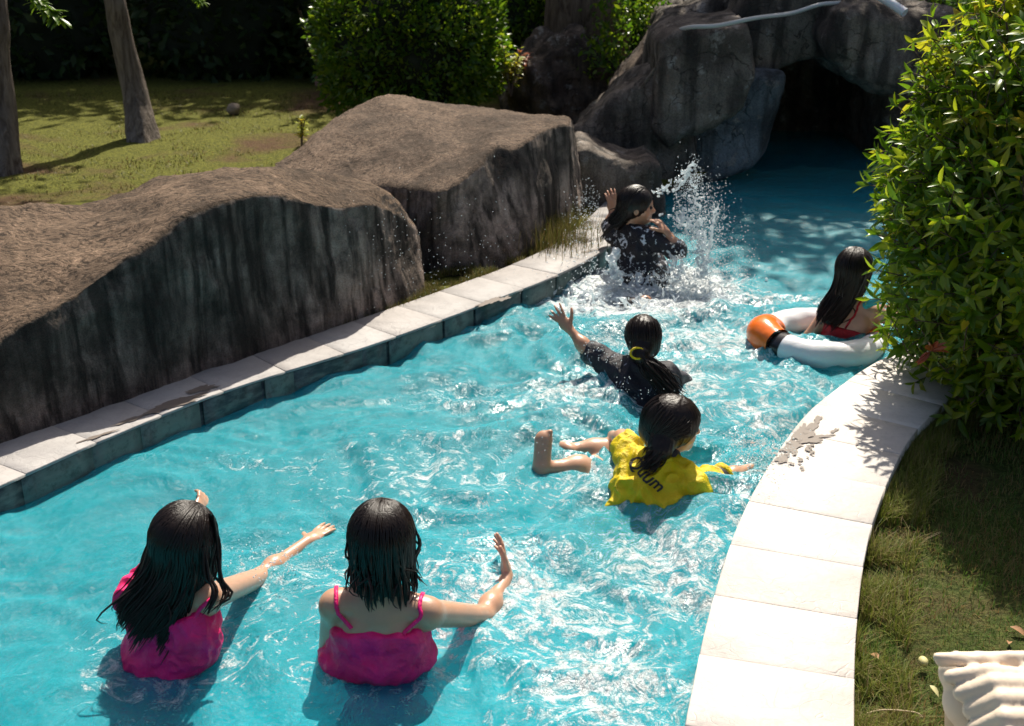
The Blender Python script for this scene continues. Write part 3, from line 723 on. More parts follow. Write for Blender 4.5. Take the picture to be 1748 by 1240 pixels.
# ------------------------------------------------------------------ trees
def tube(pts, rad, n=10, cap=True):
    pts = np.array(pts, float); rad = np.broadcast_to(rad, (len(pts),)) if np.ndim(rad) == 0 or len(np.atleast_1d(rad)) != len(pts) else np.array(rad)
    T = np.gradient(pts, axis=0); T /= np.linalg.norm(T, axis=1)[:, None] + 1e-9
    up = V(0, 0, 1) if abs(T[0][2]) < .9 else V(1, 0, 0); u = unit(np.cross(up, T[0])); U = []
    for t in T: u = unit(u - t * (u @ t)); U.append(u)
    U = np.array(U); W = np.cross(T, U); a = np.linspace(0, 2 * math.pi, n, endpoint=False)
    v = (pts[:, None] + rad[:, None, None] * (np.cos(a)[None, :, None] * U[:, None] + np.sin(a)[None, :, None] * W[:, None])).reshape(-1, 3)
    m = len(pts); q = [(r * n + i, r * n + (i + 1) % n, (r + 1) * n + (i + 1) % n, (r + 1) * n + i) for r in range(m - 1) for i in range(n)]
    return v, np.array(q)
def join(parts):
    v = []; f = []; o = 0
    for a, b in parts: v.append(a); f.append(b + o); o += len(a)
    return np.vstack(v), np.vstack(f)
def trunk_mesh(path, r0, r1, n=26, flare=.5, m=60, amp=.12, seed=0):
    P = resample(path, n=m); t = np.linspace(0, 1, m); rad = r0 + (r1 - r0) * t + flare * r0 * np.exp(-t * 14)
    v, f = tube(P, rad, n); c = np.repeat(P, n, 0); d = v - c
    v = c + d * (1 + amp * fbm(np.c_[v[:, :2] * 14, v[:, 2] * 2.5] + seed, 3) + .25 * flare * np.exp(-np.repeat(t, n) * 16) * np.sin(np.tile(np.arange(n), m) / n * 2 * math.pi * 5))[:, None]
    return v, f
LEAF1 = leaf_shape(1, .55, .2, .2, 2)
def crown(center, rad, n, size, clumps=26, shape=LEAF1):
    c = rng.normal(size=(clumps, 3)); c /= np.linalg.norm(c, axis=1)[:, None]; c = c * np.array(rad) * rng.uniform(.35, .95, (clumps, 1))
    k = rng.integers(0, clumps, n); p = c[k] + rng.normal(size=(n, 3)) * np.array(rad) * .16 + np.array(center)
    d = rng.normal(size=(n, 3)) + (0, 0, -.3); return scatter(shape, p, frames(d), size * rng.uniform(.6, 1.3, n)), c + np.array(center)
def tree(loc, path, r0, r1, crad, cc, label, nleaf=5000, lsize=.2, bark=None, name='tree', flare=.5, seed=0, leafmat=None, group=None, branches=7):
    root = empty(name, loc); tag(root, label, 'tree', group)
    v, f = trunk_mesh(path, r0, r1, flare=flare, seed=seed)
    mesh_np('trunk', v, f, bark or M_BARK2, root)
    (lv, lf), cl = crown(cc, crad, nleaf, lsize)
    top = np.array(path[-1]); br = []
    for k in range(branches):
        e = cl[k]; mid_ = (top + e) / 2 + rng.normal(size=3) * .2; br.append(tube(resample([top - V(0, 0, .15), mid_, e], n=10), np.linspace(r1 * .7, .015, 10), 7))
    bv, bf = join(br); mesh_np('branches', bv, bf, bark or M_BARK2, root)
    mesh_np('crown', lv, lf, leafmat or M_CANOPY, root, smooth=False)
    return root
b = at(245, 232, .18); tp = aY(188, -30, 9.5)
tree((b[0], b[1], .12), [b - V(0, 0, .1), aY(228, 150, 9.56), aY(206, 60, 9.55), tp, tp + V(-.3, .1, 1.2), tp + V(-.6, .2, 2.6)], .088, .055, (2.2, 2.0, 1.1), tp + V(-.6, .8, 4.0), 'slim pale trunk leaning left on the lawn, its foot lit on the right side', 3000, .13, M_BARK, name='leaning_tree', flare=.6)
b = at(5, 292, .17); tp = aY(-12, -30, 8.35)
tree((b[0], b[1], .1), [b - V(0, 0, .1), aY(6, 180, 8.35), aY(-6, 90, 8.35), tp, tp + V(0, .1, 2.4)], .085, .06, (1.8, 1.8, 1.0), tp + V(-.4, 1.0, 3.6), 'pale tree trunk cut off by the left edge of the view', 2500, .13, M_BARK, name='edge_tree', flare=.55, seed=5)
b = V(.85, 10.9, .1)
tree(b, [aY(1000, 190, 10.9), aY(1000, 110, 10.9), aY(1002, 50, 10.9), aY(1004, -20, 10.9), aY(1004, -20, 10.9) + V(.1, .3, 2.0), aY(1004, -20, 10.9) + V(.3, .6, 3.4)], .36, .26, (2.1, 1.7, 1.1), V(3.3, 12.2, 5.4), 'huge ribbed brown tree trunk rising behind the root mound', 4600, .16, M_BARK2, name='big_tree', flare=.75, seed=9)
# trees of the dark grove behind the lawn
grove = [(-6.8, 14.5), (-4.4, 13.2), (-3.2, 15.5), (-1.8, 14.0), (-.2, 16.0), (1.2, 14.2), (3.2, 15.5), (5.2, 14.2), (-8.5, 12.0), (-5.6, 18.0), (-2.0, 19.0), (1.8, 19.0), (-9.5, 15.0)]
words = ['at the far left of the grove', 'second from the left at the front of the grove', 'set back behind the leaning tree', 'in the middle of the grove', 'behind the round green bush', 'just left of the big trunk', 'behind the rocks over the cave', 'at the far right behind the cave', 'nearest the left edge of the lawn', 'deep in the left of the grove', 'deep in the middle of the grove', 'deep in the right of the grove', 'far out at the left end of the grove']
for i, ((x, y), w) in enumerate(zip(grove, words)):
    y += 1.8
    ln = rng.uniform(-.35, .35); h = rng.uniform(3.6, 4.6); r = rng.uniform(.09, .2)
    tree((x, y, .1), [(x, y, 0), (x + ln * .3, y, h * .33), (x + ln * .6, y, h * .66), (x + ln, y, h)], r, r * .7, (2.3, 2.3, 1.5), V(x + ln, y + .2, h + 1.0), 'dark tree ' + w, 3600, .24, M_BARK2, name='grove_tree', seed=20 + i, group='dark grove trees behind the lawn')
# undergrowth of the grove: bushes, then the far mass
def bush(name, c, rad, n, size, mat, label, shape=LEAF1, shell=.55, coremat=None, cat='bush', group=None, stem=True, boxy=2.0, core=.72, zlim=None):
    root = empty(name, (c[0], c[1], .08)); tag(root, label, cat, group)
    d = rng.normal(size=(n, 3)); d /= (np.abs(d) ** boxy).sum(1)[:, None] ** (1 / boxy)
    r = shell + (1 - shell) * rng.uniform(0, 1, n) ** .6; lump = 1 + .16 * fbm(d * 2.3 + c[0], 3)
    p = d * (r * lump)[:, None] * np.array(rad) + np.array(c)
    if zlim is not None: m = p[:, 2] > zlim; p = p[m]; d = d[m]; n = len(p)
    dr = d + rng.normal(size=(n, 3)) * .75 + (0, 0, .15)
    v, f = scatter(shape, p, frames(dr), size * rng.uniform(.6, 1.35, n))
    mesh_np('foliage', v, f, mat, root, smooth=False)['kind'] = 'stuff'
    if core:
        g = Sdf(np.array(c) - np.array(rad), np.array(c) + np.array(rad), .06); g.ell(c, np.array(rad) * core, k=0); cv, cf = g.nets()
        cv = cv + vnormals(cv, cf) * (.12 * fbm(cv * 3, 3))[:, None]; mesh_np('dark_core', cv, cf, coremat or M_CORE, root)  # solid near-black core fills the inside behind the leaves
    if stem:
        v, f = join([tube([(c[0] + dx, c[1] + dy, 0), (c[0] + dx * .6, c[1] + dy * .6, c[2])], .018, 6) for dx, dy in ((0, 0), (.07, .03), (-.06, .04))]); mesh_np('stem', v, f, M_BARK2, root)
    return root
ub = [(-7.2, 12.6, 1.0, 1.2, 'low dark bush at the far left foot of the grove'), (-4.9, 12.9, .9, .95, 'olive bush between the left trunks'), (-3.0, 12.9, 1.0, 1.0, 'dark bush just right of the leaning trunk'), (-1.5, 12.7, .9, .9, 'dark bush at the back of the lawn centre'),
      (1.0, 12.6, .9, 1.5, 'deep green bush in front of the grove beside the big trunk'), (2.6, 12.6, 1.0, 1.6, 'dark bush above the cave rocks'), (4.2, 12.3, 1.2, 1.8, 'dark bush behind the overhanging rock')]
for i, (x, y, r, z, lb) in enumerate(ub):
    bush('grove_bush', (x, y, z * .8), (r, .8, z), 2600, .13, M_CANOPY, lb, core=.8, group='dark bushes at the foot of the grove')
# far wood: one mass
n = 26000; x = rng.uniform(-15, 15, n); yb = 20.5 + 1.2 * np.sin(x * .6) + rng.uniform(-1, 1.5, n); p = np.stack([x, yb, rng.uniform(0, 9, n)], 1)
v, f = scatter(LEAF1, p, frames(rng.normal(size=(n, 3))), .4 * rng.uniform(.6, 1.4, n)); tag(mesh_np('far_wood', v, f, M_CANOPY, smooth=False), 'dense dark wood closing the view behind the grove', 'wood', kind='stuff')
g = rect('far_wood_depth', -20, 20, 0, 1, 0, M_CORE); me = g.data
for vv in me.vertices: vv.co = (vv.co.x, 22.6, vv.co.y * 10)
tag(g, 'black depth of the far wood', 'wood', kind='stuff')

# centre round bush, trimmed
LEAF2 = leaf_shape(1, .5, .25, .2, 3)
c = aY(700, 45, 9.4)
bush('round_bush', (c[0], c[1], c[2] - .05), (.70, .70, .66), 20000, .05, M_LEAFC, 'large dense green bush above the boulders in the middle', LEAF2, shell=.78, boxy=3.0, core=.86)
c = aY(905, 40, 11.6)
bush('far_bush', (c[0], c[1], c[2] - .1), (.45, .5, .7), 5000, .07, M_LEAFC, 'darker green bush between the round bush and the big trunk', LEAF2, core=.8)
def sprig_plant(name, base, h, n, size, mat, label, spread=.12, cat='plant', lean=(0, 0)):
    root = empty(name, base); tag(root, label, cat); parts = []; pos = []; dr = []
    for k in range(max(2, n // 12)):
        a = rng.uniform(0, 6.28); e = V(base[0] + lean[0] + math.cos(a) * spread * rng.uniform(.3, 1), base[1] + lean[1] + math.sin(a) * spread, base[2] + h * rng.uniform(.6, 1))
        pth = resample([base, (np.array(base) + e) / 2 + V(0, 0, h * .1), e], n=8); parts.append(tube(pth, np.linspace(.006, .002, 8), 5))
        for t in rng.uniform(.35, 1, 12): pos.append(pth[int(t * 7)]); dr.append(V(math.cos(rng.uniform(0, 6.28)), math.sin(rng.uniform(0, 6.28)), rng.uniform(-.1, .9)))
    v, f = join(parts); mesh_np('stem', v, f, M_BARK2, root)
    v, f = scatter(LEAF2, np.array(pos), frames(np.array(dr), np.tile((0., 0, 1), (len(pos), 1))), size * rng.uniform(.6, 1.2, len(pos)))
    mesh_np('leaves', v, f, mat, root, smooth=False)['kind'] = 'stuff'
    return root
b = at(563, 192, .15); sprig_plant('sapling', b, .95, 120, .06, M_LEAFB, 'thin sapling with loose bright leaves left of the round bush', .22, 'sapling', (-.1, 0))
sprig_plant('weed', aY(515, 250, 7.6), .22, 60, .05, M_LEAFY, 'bright yellow green weed at the left end of the angular boulder', .07)
sprig_plant('shrub', aY(872, 165, 9.2), .42, 150, .075, M_LEAFY, 'yellow green leafy shrub right of the round bush', .14)
sprig_plant('red_leaf_plant', aY(898, 125, 9.8), .22, 40, .06, M_LEAFR, 'small red leaved plant on the root mound', .08)
sprig_plant('weed', at(24, 250, .2), .25, 36, .05, M_LEAFB, 'small green weed beside the trunk at the left edge', .05)
def ivy(name, px, py, Y, rx, rz, n, label, mat=M_LEAFC):
    c = aY(px, py, Y); p = np.array(c) + rng.normal(size=(n, 3)) * (rx, .12, rz); v, f = scatter(LEAF2, p, frames(rng.normal(size=(n, 3))), .055 * rng.uniform(.6, 1.3, n))
    r = empty(name, c); tag(r, label, 'plant'); mesh_np('leaves', v, f, mat, r, smooth=False)['kind'] = 'stuff'
ivy('creeper', 1085, 20, 10.2, .16, .16, 900, 'dark green creeper hanging beside the big trunk')
ivy('creeper', 1570, 5, 9.4, .3, .10, 600, 'green creeper on top of the overhanging rock')
ivy('creeper', 1035, 95, 9.95, .10, .10, 420, 'creeper clinging to the root mound')
# hanging bright branches, top left: twig with paired leaflets
def branch(pts, label, n=46, size=.075):
    pth = resample(pts, n=n); root = empty('hanging_branch', pth[0]); tag(root, label, 'branch')
    v, f = tube(pth, np.linspace(.008, .002, n), 5); mesh_np('twig', v, f, M_BARK2, root)
    P = np.repeat(pth, 4, 0); d = rng.normal(size=P.shape) * (.8, .6, .35) + (.3, 0, -.35)
    v, f = scatter(leaf_shape(1, .38, .2, .2, 3), P, frames(d, np.tile((0., 0, 1), (len(P), 1))), size * rng.uniform(.6, 1.2, len(P))); mesh_np('leaves', v, f, M_LEAFB, root, smooth=False)['kind'] = 'stuff'
branch([aY(20, -60, 6.5), aY(55, -8, 6.5), aY(80, 14, 6.5), aY(104, 36, 6.5)], 'bright green leafy branch hanging in at the top left corner')
branch([aY(300, -50, 8.5), aY(325, -15, 8.5), aY(345, 4, 8.5)], 'small bright leaf tip hanging in right of the leaning trunk', 26, .06)

# hose over the rocks, post, stones
def tube_obj(name, pts, r, mat, label, cat, n=90, sides=10, parent=None):
    v, f = tube(resample(pts, n=n), r, sides); o = mesh_np(name, v, f, mat, parent)
    return tag(o, label, cat) if label else o
tube_obj('hose', [aY(1152, 56, 8.3), aY(1165, 50, 8.2), aY(1185, 46, 8.1), aY(1225, 44, 8.08), aY(1290, 31, 8.1), aY(1350, 23, 8.5), aY(1400, 8, 8.6), aY(1440, 4, 8.6), aY(1480, -12, 8.6)], .014, M_HOSE, 'pale grey hose lying across the top of the cave rocks', 'hose')
tube_obj('pipe', [aY(1490, -12, 8.5), aY(1515, 2, 8.4), aY(1545, 22, 8.3)], .030, M_RW, 'short white pipe on top of the overhanging rock', 'pipe', 12)
tube_obj('branch_stick', [aY(1092, 152, 8.25), aY(1105, 135, 8.2), aY(1119, 116, 8.15)], .010, M_BARK, 'pale bare stick leaning between the sloping rock and the block', 'stick', 8)
def stone(name, c, rad, mat, label, h=.012, amp=.02, cat='stone'):
    g = Sdf(np.array(c) - np.array(rad) * 1.3, np.array(c) + np.array(rad) * 1.3, h); g.ell(c, rad, k=0); v, f = g.nets(); v = v + vnormals(v, f) * (amp * fbm(v * 9, 3))[:, None]
    return tag(mesh_np(name, v, f, mat), label, cat)
stone('stone', at(398, 186, .2) + V(0, 0, .0), (.07, .06, .05), simple('pale_stone', (.26, .20, .15), .8, .3), 'small pale stone lying on the far lawn')
stone('stepping_stone', at(997, 400, .13) + V(0, 0, -.03), (.17, .14, .045), M_COPEL, 'flat round stone at the far end of the left coping')
o = rect('garden_wall', -1.95, -1.2, 0, 1, 0, M_PINKWALL)
for vv in o.data.vertices: vv.co = (vv.co.x, 12.0, .1 + vv.co.y * .14)
bm = bmesh.new(); bm.from_mesh(o.data); bmesh.ops.solidify(bm, geom=bm.faces[:], thickness=.15); bm.to_mesh(o.data); bm.free()
tag(o, 'low terracotta kerb seen under the left side of the round bush', 'kerb')

# ------------------------------------------------------------------ right bush with leaves one can pick apart
BL = leaf_shape(.078, .026, .35, .32, 4)
def right_bush():
    cen = V(2.18, 4.50, .94); rad = V(.75, .68, .95)
    root = empty('leafy_bush', (cen[0], cen[1], .04)); tag(root, 'big glossy leaved bush overhanging the right coping', 'bush')
    n = 2600; d = rng.normal(size=(n, 3)); d /= (np.abs(d) ** 2.5).sum(1)[:, None] ** .4
    lump = 1 + .15 * fbm(d * 2.2 + 3, 3); r = rng.uniform(.80, 1.0, n)
    r[: n // 12] *= 1.05
    tips = cen + d * (r * lump)[:, None] * rad; tips[:, 0] = cen[0] + (tips[:, 0] - cen[0]) * (1 - .30 * np.clip((tips[:, 2] - cen[2]) / rad[2], 0, 1)); tips = tips[tips[:, 2] > .12]; dd = (tips - cen) / rad; n = len(tips)
    ax = dd * (1, 1, .5) + rng.normal(size=(n, 3)) * .35 + (0, 0, .35); ax /= np.linalg.norm(ax, axis=1)[:, None]
    P = []; D = []; SC = []; U = []; tw = []
    for i in range(n):
        f = frames(ax[i:i + 1])[0]; L_ = rng.uniform(.06, .11)
        a0 = rng.uniform(0, 6.28)
        for lev in range(3):
            for k in range(2 + (lev == 2)):
                a = a0 + lev * 1.57 + k * 3.14 * (2 / 3 if lev == 2 else 1); out = f[:, 1] * math.cos(a) + f[:, 2] * math.sin(a); op = (.95, .7, .35)[lev]
                dirv = out * op + ax[i] * (1 - op * .55) + V(0, 0, -.12) + rng.normal(size=3) * .12
                P.append(tips[i] - ax[i] * L_ * (1 - lev * .5)); D.append(dirv); U.append(ax[i]); SC.append(rng.uniform(.75, 1.25) * (1, .95, .75)[lev])
        tw.append((tips[i] - ax[i] * L_ * 2.2, tips[i]))
    P = np.array(P); D = np.array(D); SC = np.array(SC); Fm = frames(D, np.array(U))
    # the nearest, largest leaves are single parts
    camp = V(0, 0, CAMH); nd = ((P - cen) / rad); vis = (nd * unit(camp - cen)).sum(1)
    scr = np.linalg.norm(P - camp, axis=1); left = (P[:, 0] / P[:, 1] < .415) & (P[:, 0] > -1)
    outer = np.linalg.norm(nd, axis=1)
    score = scr - .35 * outer + np.where(left & (vis > .25) & (P[:, 2] < 1.95), 0, 10); pick = np.argsort(score)[:300]
    mask = np.ones(len(P), bool); mask[pick] = False
    young = (fbm(P * 3.2 + 7, 2) > .35) & (P[:, 2] > 1.05) & (rng.uniform(size=len(P)) < .55) | (rng.uniform(size=len(P)) < .012)
    v, f = scatter(BL, P[mask & ~young], Fm[mask & ~young], SC[mask & ~young]); mesh_np('foliage', v, f, M_LEAF, root)['kind'] = 'stuff'
    v, f = scatter(BL, P[mask & young], Fm[mask & young], SC[mask & young]); o = mesh_np('young_foliage', v, f, M_LEAFY, root); o['kind'] = 'stuff'
    base = mesh_np('leaf', BL[0], BL[1], M_LEAF); me = base.data; me2 = me.copy(); me2.materials.clear(); me2.materials.append(M_LEAFY); bpy.data.objects.remove(base)
    w0 = parent_world(root)
    for i in pick:
        o = bpy.data.objects.new('leaf', me2 if young[i] else me); C.objects.link(o); o.parent = root
        M_ = Matrix([list(Fm[i][r] * SC[i]) + [P[i][r] - w0[r]] for r in range(3)] + [[0, 0, 0, 1]]); o.matrix_local = M_
    parts = [tube([a, b], .0022, 4) for a, b in tw[::1]]
    v, f = join(parts); mesh_np('twigs', v, f, M_BARK2, root)['kind'] = 'stuff'
    st = [tube(resample([(cen[0] + rng.uniform(-.15, .15), cen[1] + rng.uniform(-.1, .1), 0), (cen[0] + rng.uniform(-.2, .2), cen[1], .6), cen + rng.uniform(-.4, .4, 3)], n=8), np.linspace(.02, .006, 8), 7) for _ in range(12)]
    v, f = join(st); mesh_np('stems', v, f, M_BARK2, root)
    # deeper layer of leaves that closes the bush
    n2 = 9000; d = rng.normal(size=(n2, 3)); d /= (np.abs(d) ** 2.5).sum(1)[:, None] ** .4; p = cen + d * rad * rng.uniform(.45, .86, (n2, 1)); p = p[p[:, 2] > .25]; p[:, 0] = cen[0] + (p[:, 0] - cen[0]) * (1 - .30 * np.clip((p[:, 2] - cen[2]) / rad[2], 0, 1))
    v, f = scatter(BL, p, frames(rng.normal(size=p.shape) + d[:len(p)] * .5), 1.15 * rng.uniform(.7, 1.3, len(p))); mesh_np('inner_foliage', v, f, M_LEAF, root)['kind'] = 'stuff'
    # red shoot
    c0 = aY(1588, 600, 4.05); a = rng.uniform(0, 6.28, 9); dv = np.stack([np.cos(a), -.4 + 0 * a, np.sin(a)], 1)
    v, f = scatter(BL, np.tile(c0, (9, 1)), frames(dv), np.full(9, .85)); mesh_np('red_shoot', v, f, M_LEAFR, root)
right_bush()

# ------------------------------------------------------------------ people
def hframe(yaw, pitch=0, roll=0):
    return np.array(Matrix.Rotation(R(yaw), 3, 'Z') @ Matrix.Rotation(R(pitch), 3, 'X') @ Matrix.Rotation(R(roll), 3, 'Y'))
def put_head(g, H, M, s=1.0):
    L = lambda x, y, z: H + M @ V(x, y, z) * s
    g.ell(L(0, -.012, .020), V(.073, .091, .084) * s, M, .01)
    g.ell(L(0, .030, -.040), V(.054, .058, .066) * s, M, .03)
    g.ell(L(0, .066, -.078), V(.022, .020, .018) * s, M, .02)          # chin
    for sx in (-1, 1):
        g.ell(L(sx * .038, .050, -.025), V(.022, .024, .024) * s, M, .02)   # cheek
        g.ell(L(sx * .074, -.004, -.010), V(.008, .018, .028) * s, M, .006)  # ear
        g.ell(L(sx * .030, .092, .006), V(.017, .014, .011) * s, M, .010, sub=True)  # eye socket
    g.cap(L(0, .078, .010), L(0, .096, -.022), .006 * s, .011 * s, .012)   # nose
    g.cap(L(-.02, .074, .026), L(.02, .074, .026), .010 * s, None, .012)   # brow
    g.cap(L(-.014, .080, -.047), L(.014, .080, -.047), .0055 * s, None, .006); g.cap(L(-.012, .079, -.056), L(.012, .079, -.056), .006 * s, None, .006)
def put_hand(g, w, d, nrm, side=1, s=.85, curl=.35, spread=.12, k=.004):
    d = unit(d); nrm = unit(np.array(nrm) - d * (np.array(nrm) @ d)); sd = np.cross(d, nrm) * side
    g.ell(w + d * .042 * s, V(.035, .014, .048) * s, np.stack([sd, nrm, d], 1), .012)
    g.cap(w, w + d * .03 * s, .020 * s, .024 * s, .012, nrm, 1.4)
    for i, (o, l) in enumerate(((.026, .92), (.009, 1.0), (-.009, .94), (-.025, .75))):
        b = w + d * .078 * s + sd * o * s; dir_ = unit(d + sd * (o / .026) * spread)
        c = curl * (1 + .25 * i)
        p = b
        for j, sl_ in enumerate((.036, .025, .020)):
            dir_ = unit(dir_ - nrm * c * (.55 if j == 0 else 1)); e = p + dir_ * sl_ * l * s
            g.cap(p, e, (.0088 - .0009 * j) * s, (.0080 - .0009 * j) * s, k); p = e
    b = w + d * .022 * s + sd * .026 * s; dir_ = unit(sd * .75 + d * .65 - nrm * .15); p = b
    for j, sl_ in enumerate((.034, .028, .022)):
        e = p + dir_ * sl_ * s; g.cap(p, e, (.0115 - .001 * j) * s, (.0100 - .001 * j) * s, .006); p = e; dir_ = unit(dir_ + d * .25 - nrm * curl * .5)
def torso(g, K, off=0.0, arms=True, sleeve=1.0, lower=True, neck=True, k=.03, sh=True):
    SL, SR, N, PV = K['SL'], K['SR'], K['N'], K['PV']
    x = unit(SR - SL); up = unit(N - PV); y = unit(np.cross(up, x)); up2 = np.cross(x, y); M = np.stack([x, y, up2], 1); s = K.get('s', 1.0)
    mid = (SL + SR) / 2
    g.ell(mid - up2 * .085 * s + y * .005, V(.128 * s + off, .078 * s + off, .135 * s + off), M, k)
    wst = mid * .45 + PV * .55; g.ell(wst, V(.105 * s + off, .070 * s + off, .13 * s + off), M, k)
    for p_, sg in ((SL, -1), (SR, 1)):
        if sh: g.cap(N - up2 * .015 * s, p_, .036 * s + off, .044 * s + off, k)
        g.ell(mid + x * sg * .068 * s - up2 * .075 * s - y * .045 * s, V(.045 * s, .030 * s, .062 * s) + off, M, .02)
    if lower: g.ell(PV, V(.118 * s + off, .088 * s + off, .105 * s + off), M, k)
    if arms:
        for a, b in (('SL', 'EL'), ('SR', 'ER')):
            e = K[a] + (K[b] - K[a]) * sleeve; g.cap(K[a], e, .041 * s + off, (.041 - .009 * sleeve) * s + off * 1.25, k * .8)
    return x, y, up2
def person(name, K, label, skin, clothes=(), hair=None, h=.0045, legs=True):
    s = K.get('s', 1.0); M = hframe(*K['face']); H = K['H']
    pts = np.array([K[k] for k in ('H', 'N', 'SL', 'SR', 'EL', 'ER', 'WL', 'WR', 'PV')] + [K[k] for k in K if k[:2] in ('KN', 'AN', 'FT')])
    lo = pts.min(0) - .20; hi = pts.max(0) + .20
    root = empty(name, (K['PV'][0], K['PV'][1], K['PV'][2])); tag(root, label, 'person')
    g = Sdf(lo, hi, h); put_head(g, H, M, s)
    x, y, up = torso(g, K, 0)
    g.cap(H + M @ V(0, -.022, -.05) * s, K['N'], .041 * s, .047 * s, .03)
    for a, b, w, sd in (('SL', 'EL', 'WL', -1), ('SR', 'ER', 'WR', 1)):
        g.cap(K[b], K[w], .031 * s, .0205 * s, .012)
        g.ell(K[b] * .72 + K[w] * .28, V(.034, .034, .034) * s, None, .03)
        hd = K.get('hand' + w[1]) or {}
        put_hand(g, K[w], hd.get('d', K[w] - K[b]), hd.get('n', (0, 0, 1)), hd.get('side', sd * -1), s * .9, hd.get('curl', .3), hd.get('spread', .14))
    for q in ('L', 'R'):
        hp = K['PV'] + x * (.062 * s * (1 if q == 'R' else -1)) - up * .05 * s
        kn = K.get('KN' + q); 
        if kn is None: continue
        an = K['AN' + q]; ft = K['FT' + q]
        g.cap(hp, kn, .070 * s, .046 * s, .03); g.cap(kn, an, .047 * s, .028 * s, .015); g.ell(kn * .7 + an * .3, V(.050, .050, .050) * s, None, .04)
        g.cap(an, an + (ft - an) * .8, .030 * s, .024 * s, .012, np.cross(x, unit(ft - an)), 1.3); g.cap(an, an - unit(ft - an) * .02, .028 * s, .026 * s, .01)
        fx = unit(np.cross(unit(ft - an), V(.3, .9, .2)))
        g.cap(an + (ft - an) * .1, an + (ft - an) * .72, .030 * s, .034 * s, .02, np.cross(fx, unit(ft - an)), 1.35)
        for i in range(5): g.cap(an + (ft - an) * .75 + fx * (i - 2) * .010 * s, ft + fx * (i - 2) * .012 * s - (ft - an) * (.0, .03, .08, .15, .23)[i] + V(0, -.006, -.004), (.0125, .0095, .009, .0085, .008)[i] * s, (.011, .0085, .008, .0075, .007)[i] * s, .007)
    v, f = g.nets(); v = smooth_v(v, f, 1, .35); body = mesh_np('body', v, f, skin, root)
    bv = BVHTree.FromPolygons([Vector(a) for a in v], [tuple(a) for a in f])
    me = None
    for sx in (-1, 1):
        c = H + M @ V(sx * .030, .074, .004) * s
        u, w_ = np.meshgrid(np.linspace(0, 2 * math.pi, 13)[:-1], np.linspace(0, math.pi, 9)); fwd = M @ V(0, 1, 0); a = M @ V(1, 0, 0); b = M @ V(0, 0, 1)
        P = c + .0115 * s * (np.cos(w_)[..., None] * fwd + np.sin(w_)[..., None] * (np.cos(u)[..., None] * a + np.sin(u)[..., None] * b))
        idx = np.arange(12 * 9).reshape(9, 12); q = np.stack([idx[:-1], np.roll(idx, -1, 1)[:-1], np.roll(idx, -1, 1)[1:], idx[1:]], -1).reshape(-1, 4)
        mesh_np('eye', P.reshape(-1, 3), q, None, root, mats=[M_BLACK, M_RW], midx=[0] * 60 + [1] * 36)
    for nm, fn, mat_, kw in clothes:
        kw = dict(kw); amp = kw.pop('amp', .006); fr = kw.pop('freq', 14); cut = kw.pop('cut', None)
        g = Sdf(lo, hi, h); fn(g, K)
        for c in (cut or []): g.cut_halfspace(*c)
        v2, f2 = g.nets()
        if not len(v2): continue
        v2 = smooth_v(v2, f2, 1, .4); nn = vnormals(v2, f2); rd = 1 - 2 * np.abs(perlin(v2 * fr * np.array((1, 1, .7)) + .4 * perlin(v2 * fr * .5)[:, None]))
        v2 = v2 + nn * (amp * rd + amp * .6 * fbm(v2 * fr * .6, 2))[:, None]
        mesh_np(nm, v2, f2, mat_, root)
    return root, M, bv, (x, y, up)
def strap(root, bv, pts, w, mat_, name='strap', off=.004, n=22):
    P = resample(pts, n=n); Q = []; N_ = []
    for p_ in P:
        l, nn, _, _ = bv.find_nearest(Vector(p_)); Q.append(np.array(l) + np.array(nn) * off); N_.append(np.array(nn))
    Q = np.array(Q); N_ = np.array(N_); T = np.gradient(Q, axis=0); Sd = np.cross(T, N_); Sd /= np.linalg.norm(Sd, axis=1)[:, None] + 1e-9
    rows = [Q - Sd * w - N_ * off, Q - Sd * w * .85 + N_ * .001, Q + N_ * .002, Q + Sd * w * .85 + N_ * .001, Q + Sd * w - N_ * off]; G = np.stack(rows, 1); m = 5
    idx = np.arange(n * m).reshape(n, m); q = np.stack([idx[:-1, :-1], idx[:-1, 1:], idx[1:, 1:], idx[1:, :-1]], -1).reshape(-1, 4)
    mesh_np(name, G.reshape(-1, 3), q, mat_, root)
